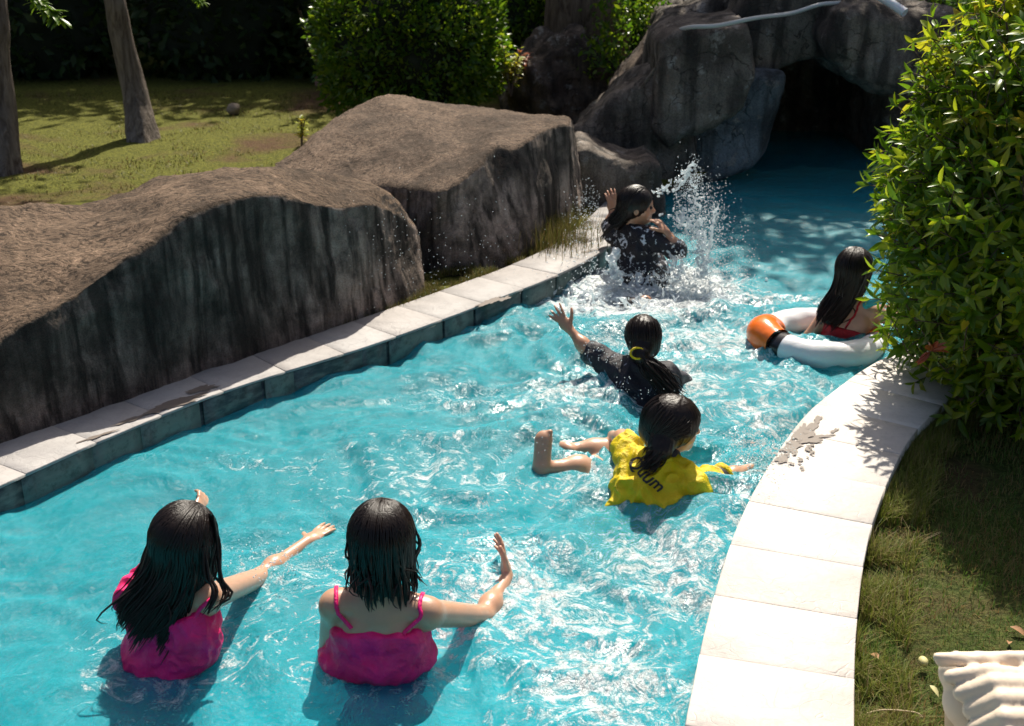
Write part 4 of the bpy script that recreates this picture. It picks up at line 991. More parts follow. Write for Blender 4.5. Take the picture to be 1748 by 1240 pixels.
def hair(root, H, M, s, style, n=380, length=.2, spread=(55, 180), drift=(0, 0, 0), knot=None, tail=None, R0=(.083, .101, .094), part=(0, .045), inward=.82, h=.0045, ragged=.02, sides=(1, 1), ends=None, up_world=True, seed=0):
    L = lambda x, y, z: H + M @ V(x, y, z) * s
    rg = np.random.default_rng(100 + seed)
    pts = [H + V(.2, .2, .16), H - V(.2, .2, .16 + length)] + (tail or [])
    lo = np.array(pts).min(0) - .06; hi = np.array(pts).max(0) + .06
    g = Sdf(lo, hi, h)
    g.ell(L(0, -.013, .020), V(*R0) * s, M, 0)
    drift = np.array(drift, float)
    if style == 'loose':
        base = L(0, -.045, -.02); e = base + V(0, 0, -length * .8) + drift * .8
        g.cap(base, e, .066 * s, .050 * s * inward, .03, M @ V(0, 1, 0), 1.5)
    if style == 'tail':
        kt = knot; g.ell(kt, V(.034, .034, .034) * s, None, .04); g.cap(L(0, -.05, -.03), kt, .065 * s, .03 * s, .04)
        for a, b, ra, rb in zip(tail[:-1], tail[1:], np.linspace(.026, .016, len(tail) - 1), np.linspace(.024, .010, len(tail) - 1)): g.cap(a, b, ra * s, rb * s, .015)
    g.ell(L(0, .098, -.050), V(.080, .070, .100) * s, M, .010, sub=True)
    v, f = g.nets()
    if len(v):
        v = smooth_v(v, f, 1, .4); nn = vnormals(v, f); loc = (v - H) @ M
        ang = np.arctan2(loc[:, 0], loc[:, 1]); gro = perlin(np.stack([ang * 11, loc[:, 2] * 3, loc[:, 1] * 0 + 2], 1)) + .6 * perlin(np.stack([ang * 26, loc[:, 2] * 4, loc[:, 1] * 0 + 5], 1))
        v = v + nn * (.0028 * gro)[:, None]; ho = mesh_np('hair', v, f, M_HAIR, root)
    parts = []
    for i in range(n):
        sg = rg.choice([-1, 1]); th = R(rg.uniform(*spread)) * sg
        u0 = unit(V(part[0] + .06 * sg * rg.uniform(0, 1), part[1] * 10 * rg.uniform(-1.4, 1.0), 1)); zl = rg.uniform(-.25, .15)
        if style == 'tail':
            u1 = unit(V(math.sin(th) * .8, -.75, -.35 + rg.uniform(-.4, .2))); u0 = unit(V(math.sin(th), math.cos(th) * .9 + .25, rg.uniform(-.2, 1.0)))
        else: u1 = unit(V(math.sin(th), math.cos(th), zl))
        om = math.acos(np.clip(u0 @ u1, -1, 1)) + 1e-6; rr = V(*R0) * rg.uniform(.985, 1.045); P = []
        for t in np.linspace(0, 1, 8): P.append(L(*((math.sin((1 - t) * om) * u0 + math.sin(t * om) * u1) / math.sin(om) * rr + V(0, -.013, .02))))
        p = P[-1]
        if style == 'loose':
            ln = length * rg.uniform(.86, 1.02) * (1 + ragged * rg.normal() * 2); dwn = (p - L(0, -.03, 0)); dwn[2] = 0
            thc = (math.floor(th / .24) + .5) * .24 + .05 * math.sin(th * 7); pc = L(*(unit(V(math.sin(thc), math.cos(thc), 0)) * V(*R0) * (1.0 + .05 * math.sin(thc * 23)) + V(0, -.013, .02))); dcl = (pc - p) * (1, 1, 0)
            wob = rg.normal(size=3) * (.004, .004, 0) * (7 if i % 17 == 0 else 1); ln *= 1 + .09 * math.sin(thc * 31)
            for t in np.linspace(.12, 1, 9):
                P.append(p - dwn * (1 - inward) * t + V(0, 0, -ln * t) + drift * t * t + wob * math.sin(t * 6) * t + dcl * min(1, t * 1.3) * .72)
            rad = np.linspace(.0030, .0036, len(P)); rad[-4:] = (.0030, .0024, .0017, .0006); rad[:3] = (.001, .002, .0028)
        else:
            P.append(knot + rg.normal(size=3) * .012)
            o = rg.normal(size=3) * .014
            for a in tail[1:]: P.append(a + o * rg.uniform(.6, 1.3) + rg.normal(size=3) * .004)
            rad = np.linspace(.0026, .0028, len(P)); rad[-1] = .0006
        parts.append(tube(resample(P, n=len(P) + 4), np.interp(np.linspace(0, 1, len(P) + 4), np.linspace(0, 1, len(P)), rad), 4))
    v, f = join(parts); mesh_np('hair_strands', v, f, M_HAIR, root)
def lock(root, pts, r=.006, n=5, mat_=None):
    parts = []
    for k in range(n):
        q = [p + rng.normal(size=3) * .003 * (1 + i * .4) for i, p in enumerate(pts)]; parts.append(tube(resample(q, n=16), np.r_[np.linspace(r * .5, r * .6, 12), np.linspace(r * .5, .0006, 4)], 5))
    v, f = join(parts); mesh_np('hair_lock', v, f, mat_ or M_HAIR, root)
def limb_cloth(pairs, off):
    def fn(g, K):
        s = K.get('s', 1)
        for a, b, ra, rb in pairs: g.cap(a, b, ra + off, rb + off, .02)
    return fn
wat = lambda px, py, z=.01: at(px, py, z)

# -- girl with chin length hair, bare back, magenta top (foreground centre)
B = dict(H=aY(652, 922, 2.80), face=(-3, -8, 1), N=aY(648, 1008, 2.76), SL=aY(574, 1034, 2.74), SR=aY(728, 1047, 2.74), PV=V(-.36, 2.82, -.22), EL=aY(560, 1150, 2.86), WL=V(-.52, 2.98, -.10),
         ER=wat(826, 1052, .015), WR=wat(866, 985, .03), s=.98, KNL=V(-.46, 2.86, -.58), ANL=V(-.45, 2.80, -.9), FTL=V(-.46, 2.93, -.93), KNR=V(-.27, 2.86, -.58), ANR=V(-.27, 2.80, -.9), FTR=V(-.26, 2.93, -.93),
         handR=dict(d=(-.16, .75, .62), n=(.95, .2, .1), curl=.16, side=-1, spread=.28))
def topB(g, K):
    torso(g, K, .012, arms=False, sh=False); g.ell(aY(644, 1118, 2.76), V(.162, .10, .062), None, .04)
up_ = unit(B['N'] - B['PV'])
rB, MB, bvB, fB = person('person', B, 'girl with straight shoulder length hair and bare back above a magenta swim top', M_SKIN,
    [('swim_top', topB, M_PINK, dict(amp=.006, freq=26, cut=[(aY(650, 1083, 2.68), up_ + V(0, -.15, 0))])),
     ('shorts', lambda g, K: (g.ell(K['PV'] - V(0, 0, .03), V(.135, .105, .12), None, .02), g.cap(K['PV'] - V(.06, 0, .05), K['KNL'] * .6 + K['PV'] * .4, .09, .075, .03), g.cap(K['PV'] + V(.06, 0, -.05), K['KNR'] * .6 + K['PV'] * .4, .09, .075, .03)), M_PURP, dict(amp=.008))])  # added shorts; their banded colour paints the purple reflection below her
strap(rB, bvB, [aY(575, 1003, 2.78), aY(573, 1015, 2.70), aY(576, 1050, 2.62), aY(584, 1084, 2.6)], .0055, M_PINK)
strap(rB, bvB, [aY(722, 1018, 2.78), aY(715, 1032, 2.70), aY(706, 1062, 2.62), aY(693, 1096, 2.6)], .0055, M_PINK)
hair(rB, B['H'], MB, 1.0, 'loose', n=460, length=.155, spread=(62, 180), inward=.95, drift=(.006, -.012, 0), R0=(.086, .102, .094), ragged=.012, seed=1)
lock(rB, [aY(706, 900, 2.80), aY(716, 930, 2.79), aY(704, 962, 2.78), aY(708, 980, 2.77), aY(722, 992, 2.77)], .005, 5)

# -- girl with long wet hair over the back, pink swimsuit (left)
A = dict(H=aY(314, 925, 2.86), face=(-8, -12, 10), N=aY(305, 1000, 2.84), SL=aY(240, 1022, 2.88), SR=aY(352, 1022, 2.80), PV=V(-1.03, 2.78, -.16), EL=aY(262, 960, 3.05), WL=wat(336, 878, .0),
         ER=wat(445, 985, .012), WR=wat(525, 925, .012), s=.96, KNL=V(-1.12, 2.62, -.5), ANL=V(-1.1, 2.5, -.8), FTL=V(-1.1, 2.6, -.9), KNR=V(-.95, 2.6, -.5), ANR=V(-.95, 2.5, -.8), FTR=V(-.95, 2.6, -.9),
         handR=dict(d=(.45, .85, .0), n=(0, 0, 1), curl=.05, spread=.08), handL=dict(d=(.08, .9, .25), n=(.9, -.1, .4), curl=.35, spread=.02))
upA = unit(A['N'] - A['PV'])
def topA(g, K): torso(g, K, .012, arms=False, sh=False)
rA, MA, bvA, fA = person('person', A, 'girl with long wet black hair covering a pink swimsuit, arms stretched forward', M_SKIN,
    [('swim_suit', topA, M_PINK, dict(amp=.008, freq=26, cut=[(aY(300, 1062, 2.74), upA * .9 + V(-.55, -.1, .2))])),
     ('ruffle', lambda g, K: g.cap(K['SL'] + V(-.02, .01, 0), K['SL'] + V(.01, .06, .035), .044, .040, .02), M_PINK, dict(amp=.016, freq=22)),
     ('skirt', lambda g, K: (g.ell(K['PV'] - V(0, 0, .03), V(.16, .13, .11), None, .03), g.cap(K['PV'], K['PV'] + V(-.02, -.08, -.2), .12, .14, .03)), M_PURP, dict(amp=.012))])  # skirt colour carries the painted purple reflection too
strap(rA, bvA, [aY(358, 1022, 2.78), aY(352, 1040, 2.70), aY(335, 1062, 2.66), aY(318, 1078, 2.64)], .0055, M_PINK)
hair(rA, A['H'], MA, 1.0, 'loose', n=760, length=.24, spread=(60, 180), drift=(-.10, -.05, 0), R0=(.086, .102, .095), inward=.98, part=(.25, .045), ragged=.05, seed=2)
lock(rA, [aY(362, 880, 2.85), aY(372, 930, 2.83), aY(374, 985, 2.80), aY(386, 1015, 2.78), aY(366, 1040, 2.74)], .007, 7)
lock(rA, [aY(345, 930, 2.79), aY(352, 985, 2.76), aY(368, 1010, 2.74), aY(352, 1048, 2.70)], .007, 8)
lock(rA, [aY(275, 960, 2.80), aY(255, 1000, 2.78), aY(226, 1022, 2.76), aY(208, 1040, 2.77)], .006, 9)

# -- boy-like swimmer in the yellow jersey, turned to the right, one foot behind
Cc = dict(H=aY(1150, 727, 3.83), face=(-80, -6, 8), N=aY(1133, 787, 3.80), SL=aY(1080, 794, 3.84), SR=aY(1182, 829, 3.72), PV=V(.27, 3.60, -.27), EL=aY(1070, 752, 4.0), WL=wat(1040, 742, -.02),
          ER=wat(1236, 818, .035), WR=wat(1288, 798, .030), s=.97, KNL=wat(1012, 800, -.05), ANL=wat(924, 800, -.012), FTL=wat(924, 796, 0) + V(.012, .075, .115), KNR=wat(1036, 772, -.035), ANR=wat(968, 768, -.012), FTR=wat(940, 758, -.02),
          handR=dict(d=(.75, .5, -.03), n=(0, 0, 1), curl=.12))
def jersey(g, K):
    torso(g, K, .013, arms=True, sleeve=.80)
    g.ell((K['SL'] + K['SR']) / 2 - V(.03, .01, .08), V(.145, .10, .12), None, .03)
rC, MC, bvC, fC = person('person', Cc, 'child in a yellow jersey with dark collar reaching for the right coping', M_SKIN,
    [('jersey', jersey, M_YEL, dict(amp=.015, freq=19)),
     ('collar', lambda g, K: g.cap(K['N'] + V(0, 0, -.012), K['N'] + V(.006, 0, .012), .060, .054, .01), M_BLACK, dict(amp=.002)),
     ('cuff', lambda g, K: g.cap(K['SR'] * .24 + K['ER'] * .76, K['SR'] * .21 + K['ER'] * .79, .053, .053, 0), M_BLACK, dict(amp=.001)),
     ('shorts', lambda g, K: (g.ell(K['PV'], V(.13, .12, .12), None, .02), g.cap(K['PV'], K['KNL'] * .7 + K['PV'] * .3, .09, .07, .03), g.cap(K['PV'], K['KNR'] * .6 + K['PV'] * .4, .09, .07, .03)), M_BLACK, dict(amp=.006))])
hair(rC, Cc['H'], MC, 1.0, 'tail', n=300, length=.06, spread=(75, 180), knot=aY(1128, 768, 3.74), tail=[aY(1128, 768, 3.74), aY(1118, 782, 3.72), aY(1106, 793, 3.71)], R0=(.090, .106, .098), seed=3)
# lettering across the back of the jersey
def lettering(root, text, centre, right, up, size, mat_):
    cu = bpy.data.curves.new('lettering', 'FONT'); cu.body = text; cu.size = size; cu.align_x = 'CENTER'; cu.offset = .0012; cu.shear = .25; cu.resolution_u = 3
    ob = bpy.data.objects.new('tmp', cu); C.objects.link(ob); dg = bpy.context.evaluated_depsgraph_get(); me = bpy.data.meshes.new_from_object(ob.evaluated_get(dg)); bpy.data.objects.remove(ob)
    bm = bmesh.new(); bm.from_mesh(me); bmesh.ops.subdivide_edges(bm, edges=[e for e in bm.edges if e.calc_length() > .012], cuts=2); bmesh.ops.triangulate(bm, faces=bm.faces[:]); bm.to_mesh(me); bm.free()
    sh = [o for o in root.children if o.name.startswith('jersey')][0]; w0 = parent_world(root); vs = np.empty(len(sh.data.vertices) * 3, np.float32); sh.data.vertices.foreach_get('co', vs); vs = vs.reshape(-1, 3) + w0
    bv = BVHTree.FromPolygons([Vector(a) for a in vs], [tuple(p.vertices) for p in sh.data.polygons]); right = unit(right); up = unit(up - right * (up @ right)); nrm = np.cross(right, up)
    for vv in me.vertices:
        p_ = centre + right * vv.co.x + up * vv.co.y + nrm * .25
        hit = bv.ray_cast(Vector(p_), Vector(-nrm)); q = np.array(hit[0]) + np.array(hit[1]) * .0025 if hit[0] is not None else centre
        vv.co = q - w0
    me.materials.append(mat_); o = bpy.data.objects.new('lettering', me); C.objects.link(o); o.parent = root
lettering(rC, 'Quum', aY(1090, 818, 3.68), V(.62, -.42, -.38), V(-.1, .35, .8), .062, M_BLACK)

# -- girl in black shirt with ponytail, left arm raised
D = dict(H=aY(1097, 577, 4.77), face=(4, -6, 0), N=aY(1096, 622, 4.74), SL=aY(1052, 633, 4.74), SR=aY(1135, 643, 4.70), PV=V(.52, 4.62, -.28), EL=aY(1003, 598, 4.80), WL=aY(972, 562, 4.86),
         ER=wat(1170, 662, -.02), WR=V(.85, 4.95, -.06), s=.86, KNL=V(.46, 4.5, -.6), ANL=V(.45, 4.4, -.88), FTL=V(.45, 4.5, -.92), KNR=V(.6, 4.5, -.6), ANR=V(.6, 4.4, -.88), FTR=V(.6, 4.5, -.92),
         handL=dict(d=aY(946, 530, 4.90) - aY(972, 562, 4.86), n=(-.15, -.9, .35), curl=.12, side=1, spread=.3))
def shirtD(g, K): torso(g, K, .016, arms=True, sleeve=.82); g.ell(K['PV'] + V(0, 0, .12), V(.14, .11, .16), None, .03)
rD, MD, bvD, fD = person('person', D, 'child with a ponytail in a black shirt, left arm raised out of the water', M_SKIN2,
    [('shirt', shirtD, M_NAVY, dict(amp=.010, freq=13)), ('shorts', lambda g, K: (g.cap(K['PV'], K['KNL'], .1, .06, .03), g.cap(K['PV'], K['KNR'], .1, .06, .03)), M_BLACK, dict(amp=.005))], h=.005)
hair(rD, D['H'], MD, .92, 'tail', n=240, length=.05, knot=aY(1094, 606, 4.66), tail=[aY(1094, 606, 4.66), aY(1108, 626, 4.62), aY(1126, 645, 4.60), aY(1142, 660, 4.58), aY(1152, 672, 4.56)], R0=(.082, .100, .094), seed=4, h=.005)
v, f = tube([aY(1088, 602, 4.645) + V(.03 * math.cos(a), -.01 + .03 * math.sin(a) * .4, .02 * math.sin(a)) for a in np.linspace(0, 6.28, 18)], .005, 6); mesh_np('hair_tie', v, f, M_YEL, rD)

# -- splashing girl, pinching her nose, far end
E_ = dict(H=aY(1088, 352, 6.30), face=(-96, -4, 0), N=aY(1078, 388, 6.32), SL=aY(1052, 400, 6.42), SR=aY(1112, 410, 6.20), PV=V(.72, 6.28, -.10), EL=aY(1042, 385, 6.55), WL=aY(1046, 362, 6.58),
          ER=aY(1160, 428, 6.12), WR=aY(1139, 398, 6.16), s=.95, KNL=wat(1105, 478, -.14), ANL=wat(1072, 521, -.015), FTL=wat(1112, 512, .012), KNR=V(1.0, 6.1, -.3), ANR=V(.9, 5.6, -.45), FTR=V(.9, 5.5, -.5),
          handR=dict(d=aY(1121, 375, 6.2) - aY(1139, 398, 6.16), n=(.6, -.5, .6), curl=.5, side=-1), handL=dict(d=(-.12, 0, .9), n=(.2, -.9, 0), curl=.35, side=1))
def shirtE(g, K): torso(g, K, .016, arms=True, sleeve=.95); g.ell(K['PV'] + V(0, 0, .10), V(.15, .14, .18), None, .03)
rE, ME, bvE, fE = person('person', E_, 'girl in a black and white patterned shirt pinching her nose in the splash', M_SKIN2,
    [('shirt', shirtE, M_PRINT, dict(amp=.010, freq=13)), ('leggings', lambda g, K: (g.cap(K['KNL'], K['ANL'], .055, .036, .01), g.cap(K['ANL'], K['ANL'] * .3 + K['FTL'] * .7, .036, .032, .01), g.cap(K['PV'], K['KNL'], .11, .07, .03), g.cap(K['PV'], K['KNR'], .11, .07, .03)), M_BLACK, dict(amp=.005))], h=.0055)
hair(rE, E_['H'], ME, .95, 'loose', n=320, length=.11, spread=(112, 180), drift=(-.07, 0, 0), inward=.7, R0=(.084, .102, .094), seed=5, h=.0055)
lock(rE, [aY(1066, 355, 6.26), aY(1058, 378, 6.26), aY(1040, 392, 6.26), aY(1026, 408, 6.28)], .010, 9)

# -- girl in the swim ring, long hair, half hidden by the bush
F_ = dict(H=aY(1458, 462, 5.32), face=(-28, -4, 0), N=aY(1452, 508, 5.30), SL=aY(1418, 528, 5.34), SR=aY(1492, 534, 5.24), PV=V(1.54, 5.27, -.12), EL=aY(1500, 555, 5.5), WL=V(1.5, 5.55, .12),
          ER=V(1.80, 5.28, .12), WR=V(1.84, 5.42, .13), s=.92, KNL=V(1.62, 5.62, -.05), ANL=V(1.70, 5.8, -.3), FTL=V(1.75, 5.9, -.3), KNR=V(1.75, 5.55, -.05), ANR=V(1.85, 5.7, -.3), FTR=V(1.9, 5.8, -.3))
F_['EL'] = V(1.42, 5.34, .02); F_['WL'] = V(1.46, 5.48, -.1)
upF = unit(F_['N'] - F_['PV'])
def topF(g, K): torso(g, K, .010, arms=False, sh=False)
rF, MF, bvF, fF = person('person', F_, 'girl with very long black hair and a red top sitting in the swim ring', M_SKIN,
    [('swim_top', topF, M_RED, dict(amp=.003, freq=12, cut=[(aY(1440, 562, 5.22), upF)])), ('shorts', lambda g, K: (g.cap(K['PV'], K['KNL'], .1, .07, .03), g.cap(K['PV'], K['KNR'], .1, .07, .03)), M_BLACK, dict(amp=.005))], h=.005)
strap(rF, bvF, [aY(1468, 515, 5.28), aY(1460, 530, 5.2), aY(1446, 548, 5.18), aY(1438, 562, 5.18)], .005, M_RED)
strap(rF, bvF, [aY(1422, 518, 5.28), aY(1418, 535, 5.2), aY(1414, 556, 5.2)], .005, M_RED)
hair(rF, F_['H'], MF, .97, 'loose', n=380, length=.25, spread=(60, 180), drift=(-.105, -.03, 0), inward=.62, R0=(.084, .102, .094), seed=6, h=.005)
v, f = tube([aY(1478, 522, 5.2), aY(1490, 516, 5.15), aY(1505, 512, 5.12)], .018, 8); 
tag(mesh_np('teal_cloth', v, f, M_TEALC), 'small teal cloth edge between the seated girl and the bush leaves', 'cloth')

# -- swim ring
def swim_ring():
    c = at(1404, 577, .05); root = empty('swim_ring', c); tag(root, 'inflatable white swim ring with orange ends and black bands around the seated girl', 'swim ring')
    Rm, r0 = .245, .066
    def sec(name, a0, a1, mat_, swell=0, rr=0, n=20):
        A0 = np.linspace(R(a0), R(a1), n); m = 28; P = []
        for a in A0:
            w = math.exp(-(((math.degrees(a) - 180 + 180) % 360 - 180) / 26) ** 2) if swell else 0
            r = r0 * (1 + rr + .22 * w); Rr = Rm + .03 * w; cc = c + V(Rr * math.cos(a), Rr * math.sin(a) * .95, .012 * w * 2)
            for b in np.linspace(0, 2 * math.pi, m, endpoint=False):
                pk = 1 + .018 * math.sin(b * 3 + a * 9)
                P.append(cc + V(math.cos(a) * math.cos(b), math.sin(a) * math.cos(b), math.sin(b)) * r * pk)
        P = np.array(P); P = P + .0022 * fbm(P * 22, 2)[:, None]; q = [(i * m + j, i * m + (j + 1) % m, (i + 1) * m + (j + 1) % m, (i + 1) * m + j) for i in range(n - 1) for j in range(m)]
        mesh_np(name, P, np.array(q)[:, ::-1], mat_, root)
    sec('white_section', 216, 326, M_RW, 0, 0, 30); sec('white_section', 30, 152, M_RW, 0, 0, 30)
    sec('orange_section', 155, 206, M_RO, 1, 0, 26); sec('black_band', 205, 217, M_RB, 0, .012, 8)
    sec('black_band', 325, 334, M_RB, 0, .012, 6); sec('orange_section', 333, 389, M_RO, 0, 0, 20)
    sec('seam_band', 151, 156, M_RO, 0, .01, 4); sec('black_band', 29, 31, M_RB, 0, .01, 3)
swim_ring()

# ------------------------------------------------------------------ splash
OCT_V = np.array([(1, 0, 0), (-1, 0, 0), (0, 1, 0), (0, -1, 0), (0, 0, 1), (0, 0, -1)], float); OCT_F = np.array([(0, 2, 4), (2, 1, 4), (1, 3, 4), (3, 0, 4), (2, 0, 5), (1, 2, 5), (3, 1, 5), (0, 3, 5)])
def drops(name, P, r, label, stretch=None):
    n = len(P); Fm = frames(rng.normal(size=(n, 3)) if stretch is None else stretch); v = OCT_V * (1.5, .8, .8) if stretch is not None else OCT_V
    vv, ff = scatter((v, OCT_F), P, Fm, r)
    return tag(mesh_np(name, vv, ff, M_SPLASH), label, 'water splash', kind='stuff')
def splash():
    g = Sdf((.0, 5.7, -.03), (1.4, 6.65, .8), .006)
    def run(path, r, jit, n, k=.006):
        P = resample(path, n=n)
        for i, p in enumerate(P):
            q = p + rng.normal(size=3) * jit; g.cap(q, q + rng.normal(size=3) * r * 1.2 + V(0, 0, r), r * rng.uniform(.5, 1.2), r * rng.uniform(.3, .8), k)
    run([aY(1150, 372, 6.2), aY(1175, 375, 6.15), aY(1195, 400, 6.1), aY(1206, 440, 6.05), aY(1200, 480, 6.0)], .008, .020, 150)
    run([aY(1160, 380, 6.25), aY(1180, 392, 6.2), aY(1196, 430, 6.1), aY(1190, 470, 6.0)], .006, .018, 90)
    run([aY(1206, 440, 6.1), aY(1214, 405, 6.12), aY(1221, 365, 6.15), aY(1222, 352, 6.15)], .006, .005, 50)
    run([aY(1120, 330, 6.3), aY(1150, 318, 6.3), aY(1172, 300, 6.3), aY(1182, 280, 6.3)], .007, .014, 70)
    run([aY(1180, 295, 6.3), aY(1186, 330, 6.25), aY(1184, 370, 6.2)], .007, .022, 60)
    run([aY(1050, 430, 6.1), aY(1045, 455, 6.05), aY(1060, 480, 6.0)], .012, .016, 50)
    run([aY(1150, 440, 6.05), aY(1155, 462, 6.0), aY(1150, 485, 5.95)], .007, .03, 90)
    P = rng.normal(size=(900, 3)) * (.24, .12, .018) + V(.74, 6.0, .005)
    for p in P: g.cap(p, p + rng.normal(size=3) * (.03, .012, .02), rng.uniform(.004, .010), .004, .006)
    g.F = np.maximum(g.F, -(g.lo[2] + g.h * np.arange(g.n[2]) + .03)[None, None, :].astype(np.float32))
    v, f = g.nets(); v = v + vnormals(v, f) * (.004 * fbm(v * 45, 3))[:, None]
    tag(mesh_np('splash_crown', v, f, M_SPLASH), 'white crown of splashing water thrown up right of the far girl', 'water splash', kind='stuff')
    def cloud(px, py, sx, sy, Y, n, r0=.0022, r1=.006):
        q = np.array([aY(px + rng.normal() * sx, py + rng.normal() * sy, Y + rng.normal() * .10) for _ in range(n)]); return q, rng.uniform(r0, r1, n)
    Ps = [cloud(1176, 365, 34, 30, 6.25, 1000), cloud(1200, 420, 20, 48, 6.1, 1500), cloud(1240, 440, 26, 30, 6.1, 260), cloud(1160, 320, 26, 12, 6.3, 260), cloud(1186, 300, 7, 18, 6.3, 200), cloud(1185, 470, 40, 12, 6.0, 700), cloud(1010, 360, 22, 22, 6.4, 420), cloud(1100, 460, 70, 22, 6.0, 1500, .003, .008), cloud(1065, 400, 30, 40, 6.1, 260), cloud(1140, 320, 40, 25, 6.3, 500), cloud(1210, 380, 16, 35, 6.2, 260)]
    P = np.vstack([a for a, b in Ps]); r = np.concatenate([b for a, b in Ps]) * .62; m = (P[:, 2] > .0) & ~((P[:, 0] / P[:, 1] > .075) & (P[:, 0] / P[:, 1] < .138) & (P[:, 2] > .14))
    drops('splash_drops', P[m], r[m], 'thousands of small white droplets flying round the far girl')
    P, r = cloud(690, 440, 110, 55, 5.4, 420, .0010, .0026); drops('flying_drops', P, r, 'sparse tiny droplets in the air before the boulders')
    for (x, y, z, sx, sy, n, lb) in ((1030, 602, 4.72, 30, 14, 110, 'white spray beside the raised arm sleeve'), (1060, 668, 4.6, 40, 10, 160, 'white spray at the back of the black shirt'), (1300, 765, 3.85, 30, 22, 900, 'fine spray where the reaching hand meets the right coping'), (930, 770, 3.95, 14, 22, 24, 'drops round the lifted foot'), (470, 960, 3.1, 50, 20, 260, 'drops along the outstretched arm of the pink swimmer')):
        P, r = cloud(x, y, sx, sy, z, n, .0012, .0034); m = P[:, 2] > 0; drops('spray', P[m], r[m], lb)
splash()
# wet patches on the coping: thin films of water
def wet(name, spots, label, z=ZC + .0035):
    V_ = []; F_i = []; o = 0
    for px, py, rx, ry, ang in spots:
        z += .00004; c = at(px, py, z); n = 72; a = np.linspace(0, 2 * math.pi, n, endpoint=False); rr = 1 + .55 * perlin(np.stack([np.cos(a) * 1.6 + px, np.sin(a) * 1.6 + py, 0 * a], 1)) + .3 * perlin(np.stack([np.cos(a) * 4 + px, np.sin(a) * 4, 0 * a], 1)) + .3 * perlin(np.stack([np.cos(a) * 11 + px, np.sin(a) * 11, 0 * a + 4], 1))
        x = np.cos(a) * rx * rr; y = np.sin(a) * ry * rr; ca, sa = math.cos(ang), math.sin(ang)
        V_.append(np.vstack([[c], np.c_[c[0] + x * ca - y * sa, c[1] + x * sa + y * ca, np.full(n, z)]])); F_i.append(np.array([(o, o + 1 + i, o + 1 + (i + 1) % n) for i in range(n)])); o += n + 1
    tag(mesh_np(name, np.vstack(V_), np.vstack(F_i), M_WET, smooth=False), label, 'wet patch', kind='stuff')
sp = [(300, 688, .12, .030, .75), (345, 664, .06, .030, .7), (225, 716, .06, .012, .8), (165, 745, .07, .010, .8), (262, 702, .04, .02, .8), (838, 514, .09, .025, .9), (860, 510, .05, .02, .9), (1010, 428, .07, .018, .6), (1000, 412, .06, .010, .5)]
sp += [(rng.uniform(120, 380), 0, 0, 0, 0) for _ in range(34)]; sp2 = []
for s_ in sp:
    if s_[2] == 0:
        py = 800 - .44 * s_[0] - 60 + rng.uniform(-22, 14); r_ = rng.uniform(.003, .012); sp2.append((s_[0], py + 14, r_ * 1.3, r_, rng.uniform(0, 3)))
    else: sp2.append(s_)
wet('wet_patches', sp2, 'brown wet splash marks and drips on the left coping')
sp = [(1372, 738, .085, .035, 1.0), (1352, 762, .06, .030, .9), (1335, 782, .04, .02, 1.0), (1396, 716, .045, .012, 1.15), (1403, 745, .05, .012, .25), (1425, 735, .03, .008, .7), (1385, 752, .05, .02, .2)]
sp += [(1360 + rng.normal() * 26, 768 + rng.normal() * 16, rng.uniform(.003, .012), rng.uniform(.003, .01), rng.uniform(0, 3)) for _ in range(36)]
wet('wet_splash_mark', sp, 'branching wet splash mark on the white coping beyond the reaching hand')

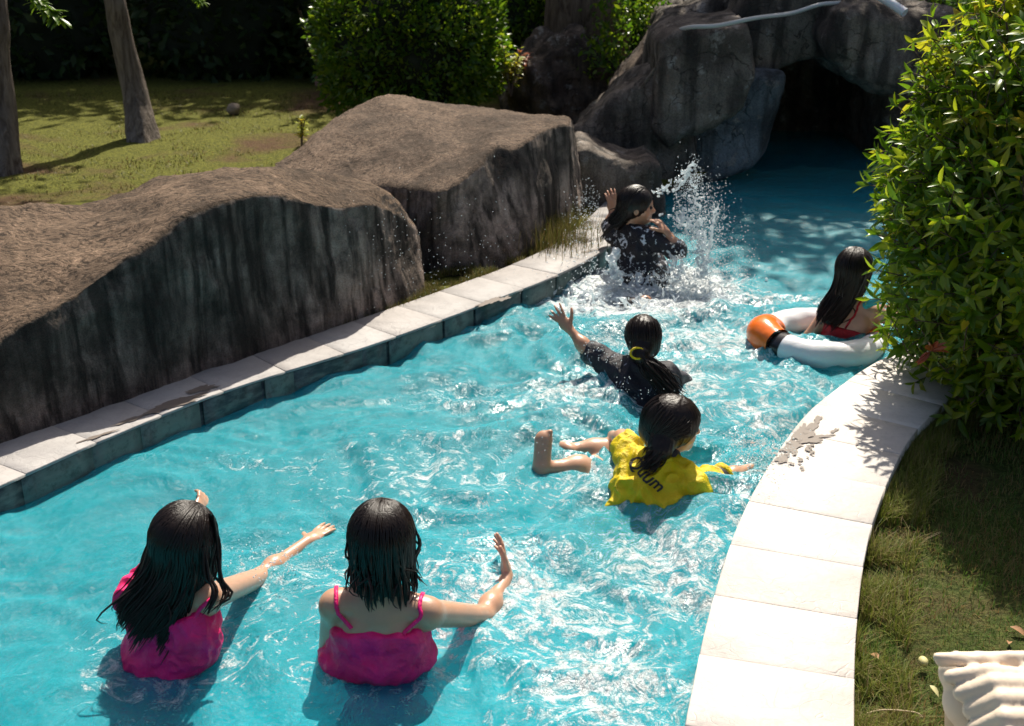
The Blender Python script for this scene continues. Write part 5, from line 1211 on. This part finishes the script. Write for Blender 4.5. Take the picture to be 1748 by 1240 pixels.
# ------------------------------------------------------------------ ribbed cream ornament in the corner
def ornament():
    Y0 = 2.03; g = Sdf((.80, 1.72, .25), (1.42, 2.32, .72), .006)
    c = aY(1592, 1122, Y0)
    rr = [(1592, 1124, 1760, 1140, .013), (1608, 1150, 1765, 1158, .018), (1628, 1178, 1770, 1172, .021), (1645, 1208, 1775, 1196, .022), (1652, 1240, 1780, 1226, .022), (1660, 1275, 1785, 1260, .022)]
    for i, (x0, y0, x1, y1, r) in enumerate(rr):
        a = aY(x0 + 14, y0 + 6, Y0 - .03 * i); b = aY((x0 + x1) / 2, (y0 + y1) / 2 - 6, Y0 - .035 * i - .012); d = aY(x1, y1, Y0 - .03 * i)
        g.cap(a, b, r * .85, r, .004); g.cap(b, d, r, r, .004)
    top = [aY(1600, 1122, Y0), aY(1750, 1122, Y0)]
    g.cap(top[0], top[1] + V(.05, 0, 0), .010, .014, .006)
    for x in (1632, 1668, 1722, 1770): g.cap(aY(x, 1117, Y0 + .01), aY(x + 34, 1142, Y0 - .03), .008, .006, .006)
    # solid body behind the ribs
    g.cap(aY(1640, 1150, Y0 + .05), aY(1790, 1150, Y0 + .05), .045, .045, .01); g.cap(aY(1660, 1200, Y0 + .02), aY(1790, 1200, Y0 + .02), .06, .06, .01); g.cap(aY(1690, 1260, Y0 - .02), aY(1790, 1260, Y0 - .02), .07, .07, .01)
    v, f = g.nets(); v = smooth_v(v, f, 1, .4); root = empty('ribbed_ornament', (1.15, 2.0, .04)); tag(root, 'cream ribbed stone ornament cut off by the bottom right corner', 'ornament')
    mesh_np('ribs', v, f, M_CREAM, root)
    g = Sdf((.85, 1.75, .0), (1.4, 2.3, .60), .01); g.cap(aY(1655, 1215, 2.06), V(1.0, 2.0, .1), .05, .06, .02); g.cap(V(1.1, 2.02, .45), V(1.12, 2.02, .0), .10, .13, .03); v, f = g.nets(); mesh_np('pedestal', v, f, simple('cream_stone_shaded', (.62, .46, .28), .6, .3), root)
ornament()
# fallen leaves and pods on the right lawn
for px, py, m_, sz, lb in ((1724, 1070, M_DEAD, .055, 'curled brown dead leaf on the right lawn near the frame edge'), (1722, 1100, M_DEAD, .035, 'small dull brown leaf just below the bigger dead leaf'), (1500, 1125, M_DEAD, .05, 'tan dead leaf by the bare soil patch'), (1587, 1170, M_PALE, .035, 'tiny pale leaf on dark grass left of the ornament')):
    v, f = leaf_shape(sz, sz * .5, .5, .4, 4); a = rng.uniform(0, 6.28); Mz = np.array(Matrix.Rotation(a, 3, 'Z')); c = at(px, py, .075); tag(mesh_np('fallen_leaf', v @ Mz.T + c, f, m_), lb, 'fallen leaf')
stone('seed_pod', at(1576, 1129, .08), (.013, .018, .012), M_PALE, 'small pale yellow seed pod on the grass beside the ornament', .003, .001, 'seed pod')
v, f = tube(resample([at(1480, 1218, .07), at(1510, 1212, .085), at(1560, 1216, .08), at(1575, 1224, .07)], n=14), .002, 5); tag(mesh_np('dry_stalk', v, f, simple('straw', (.45, .36, .22), .8)), 'pale dry grass stalk lying across the grass at the bottom', 'stalk')
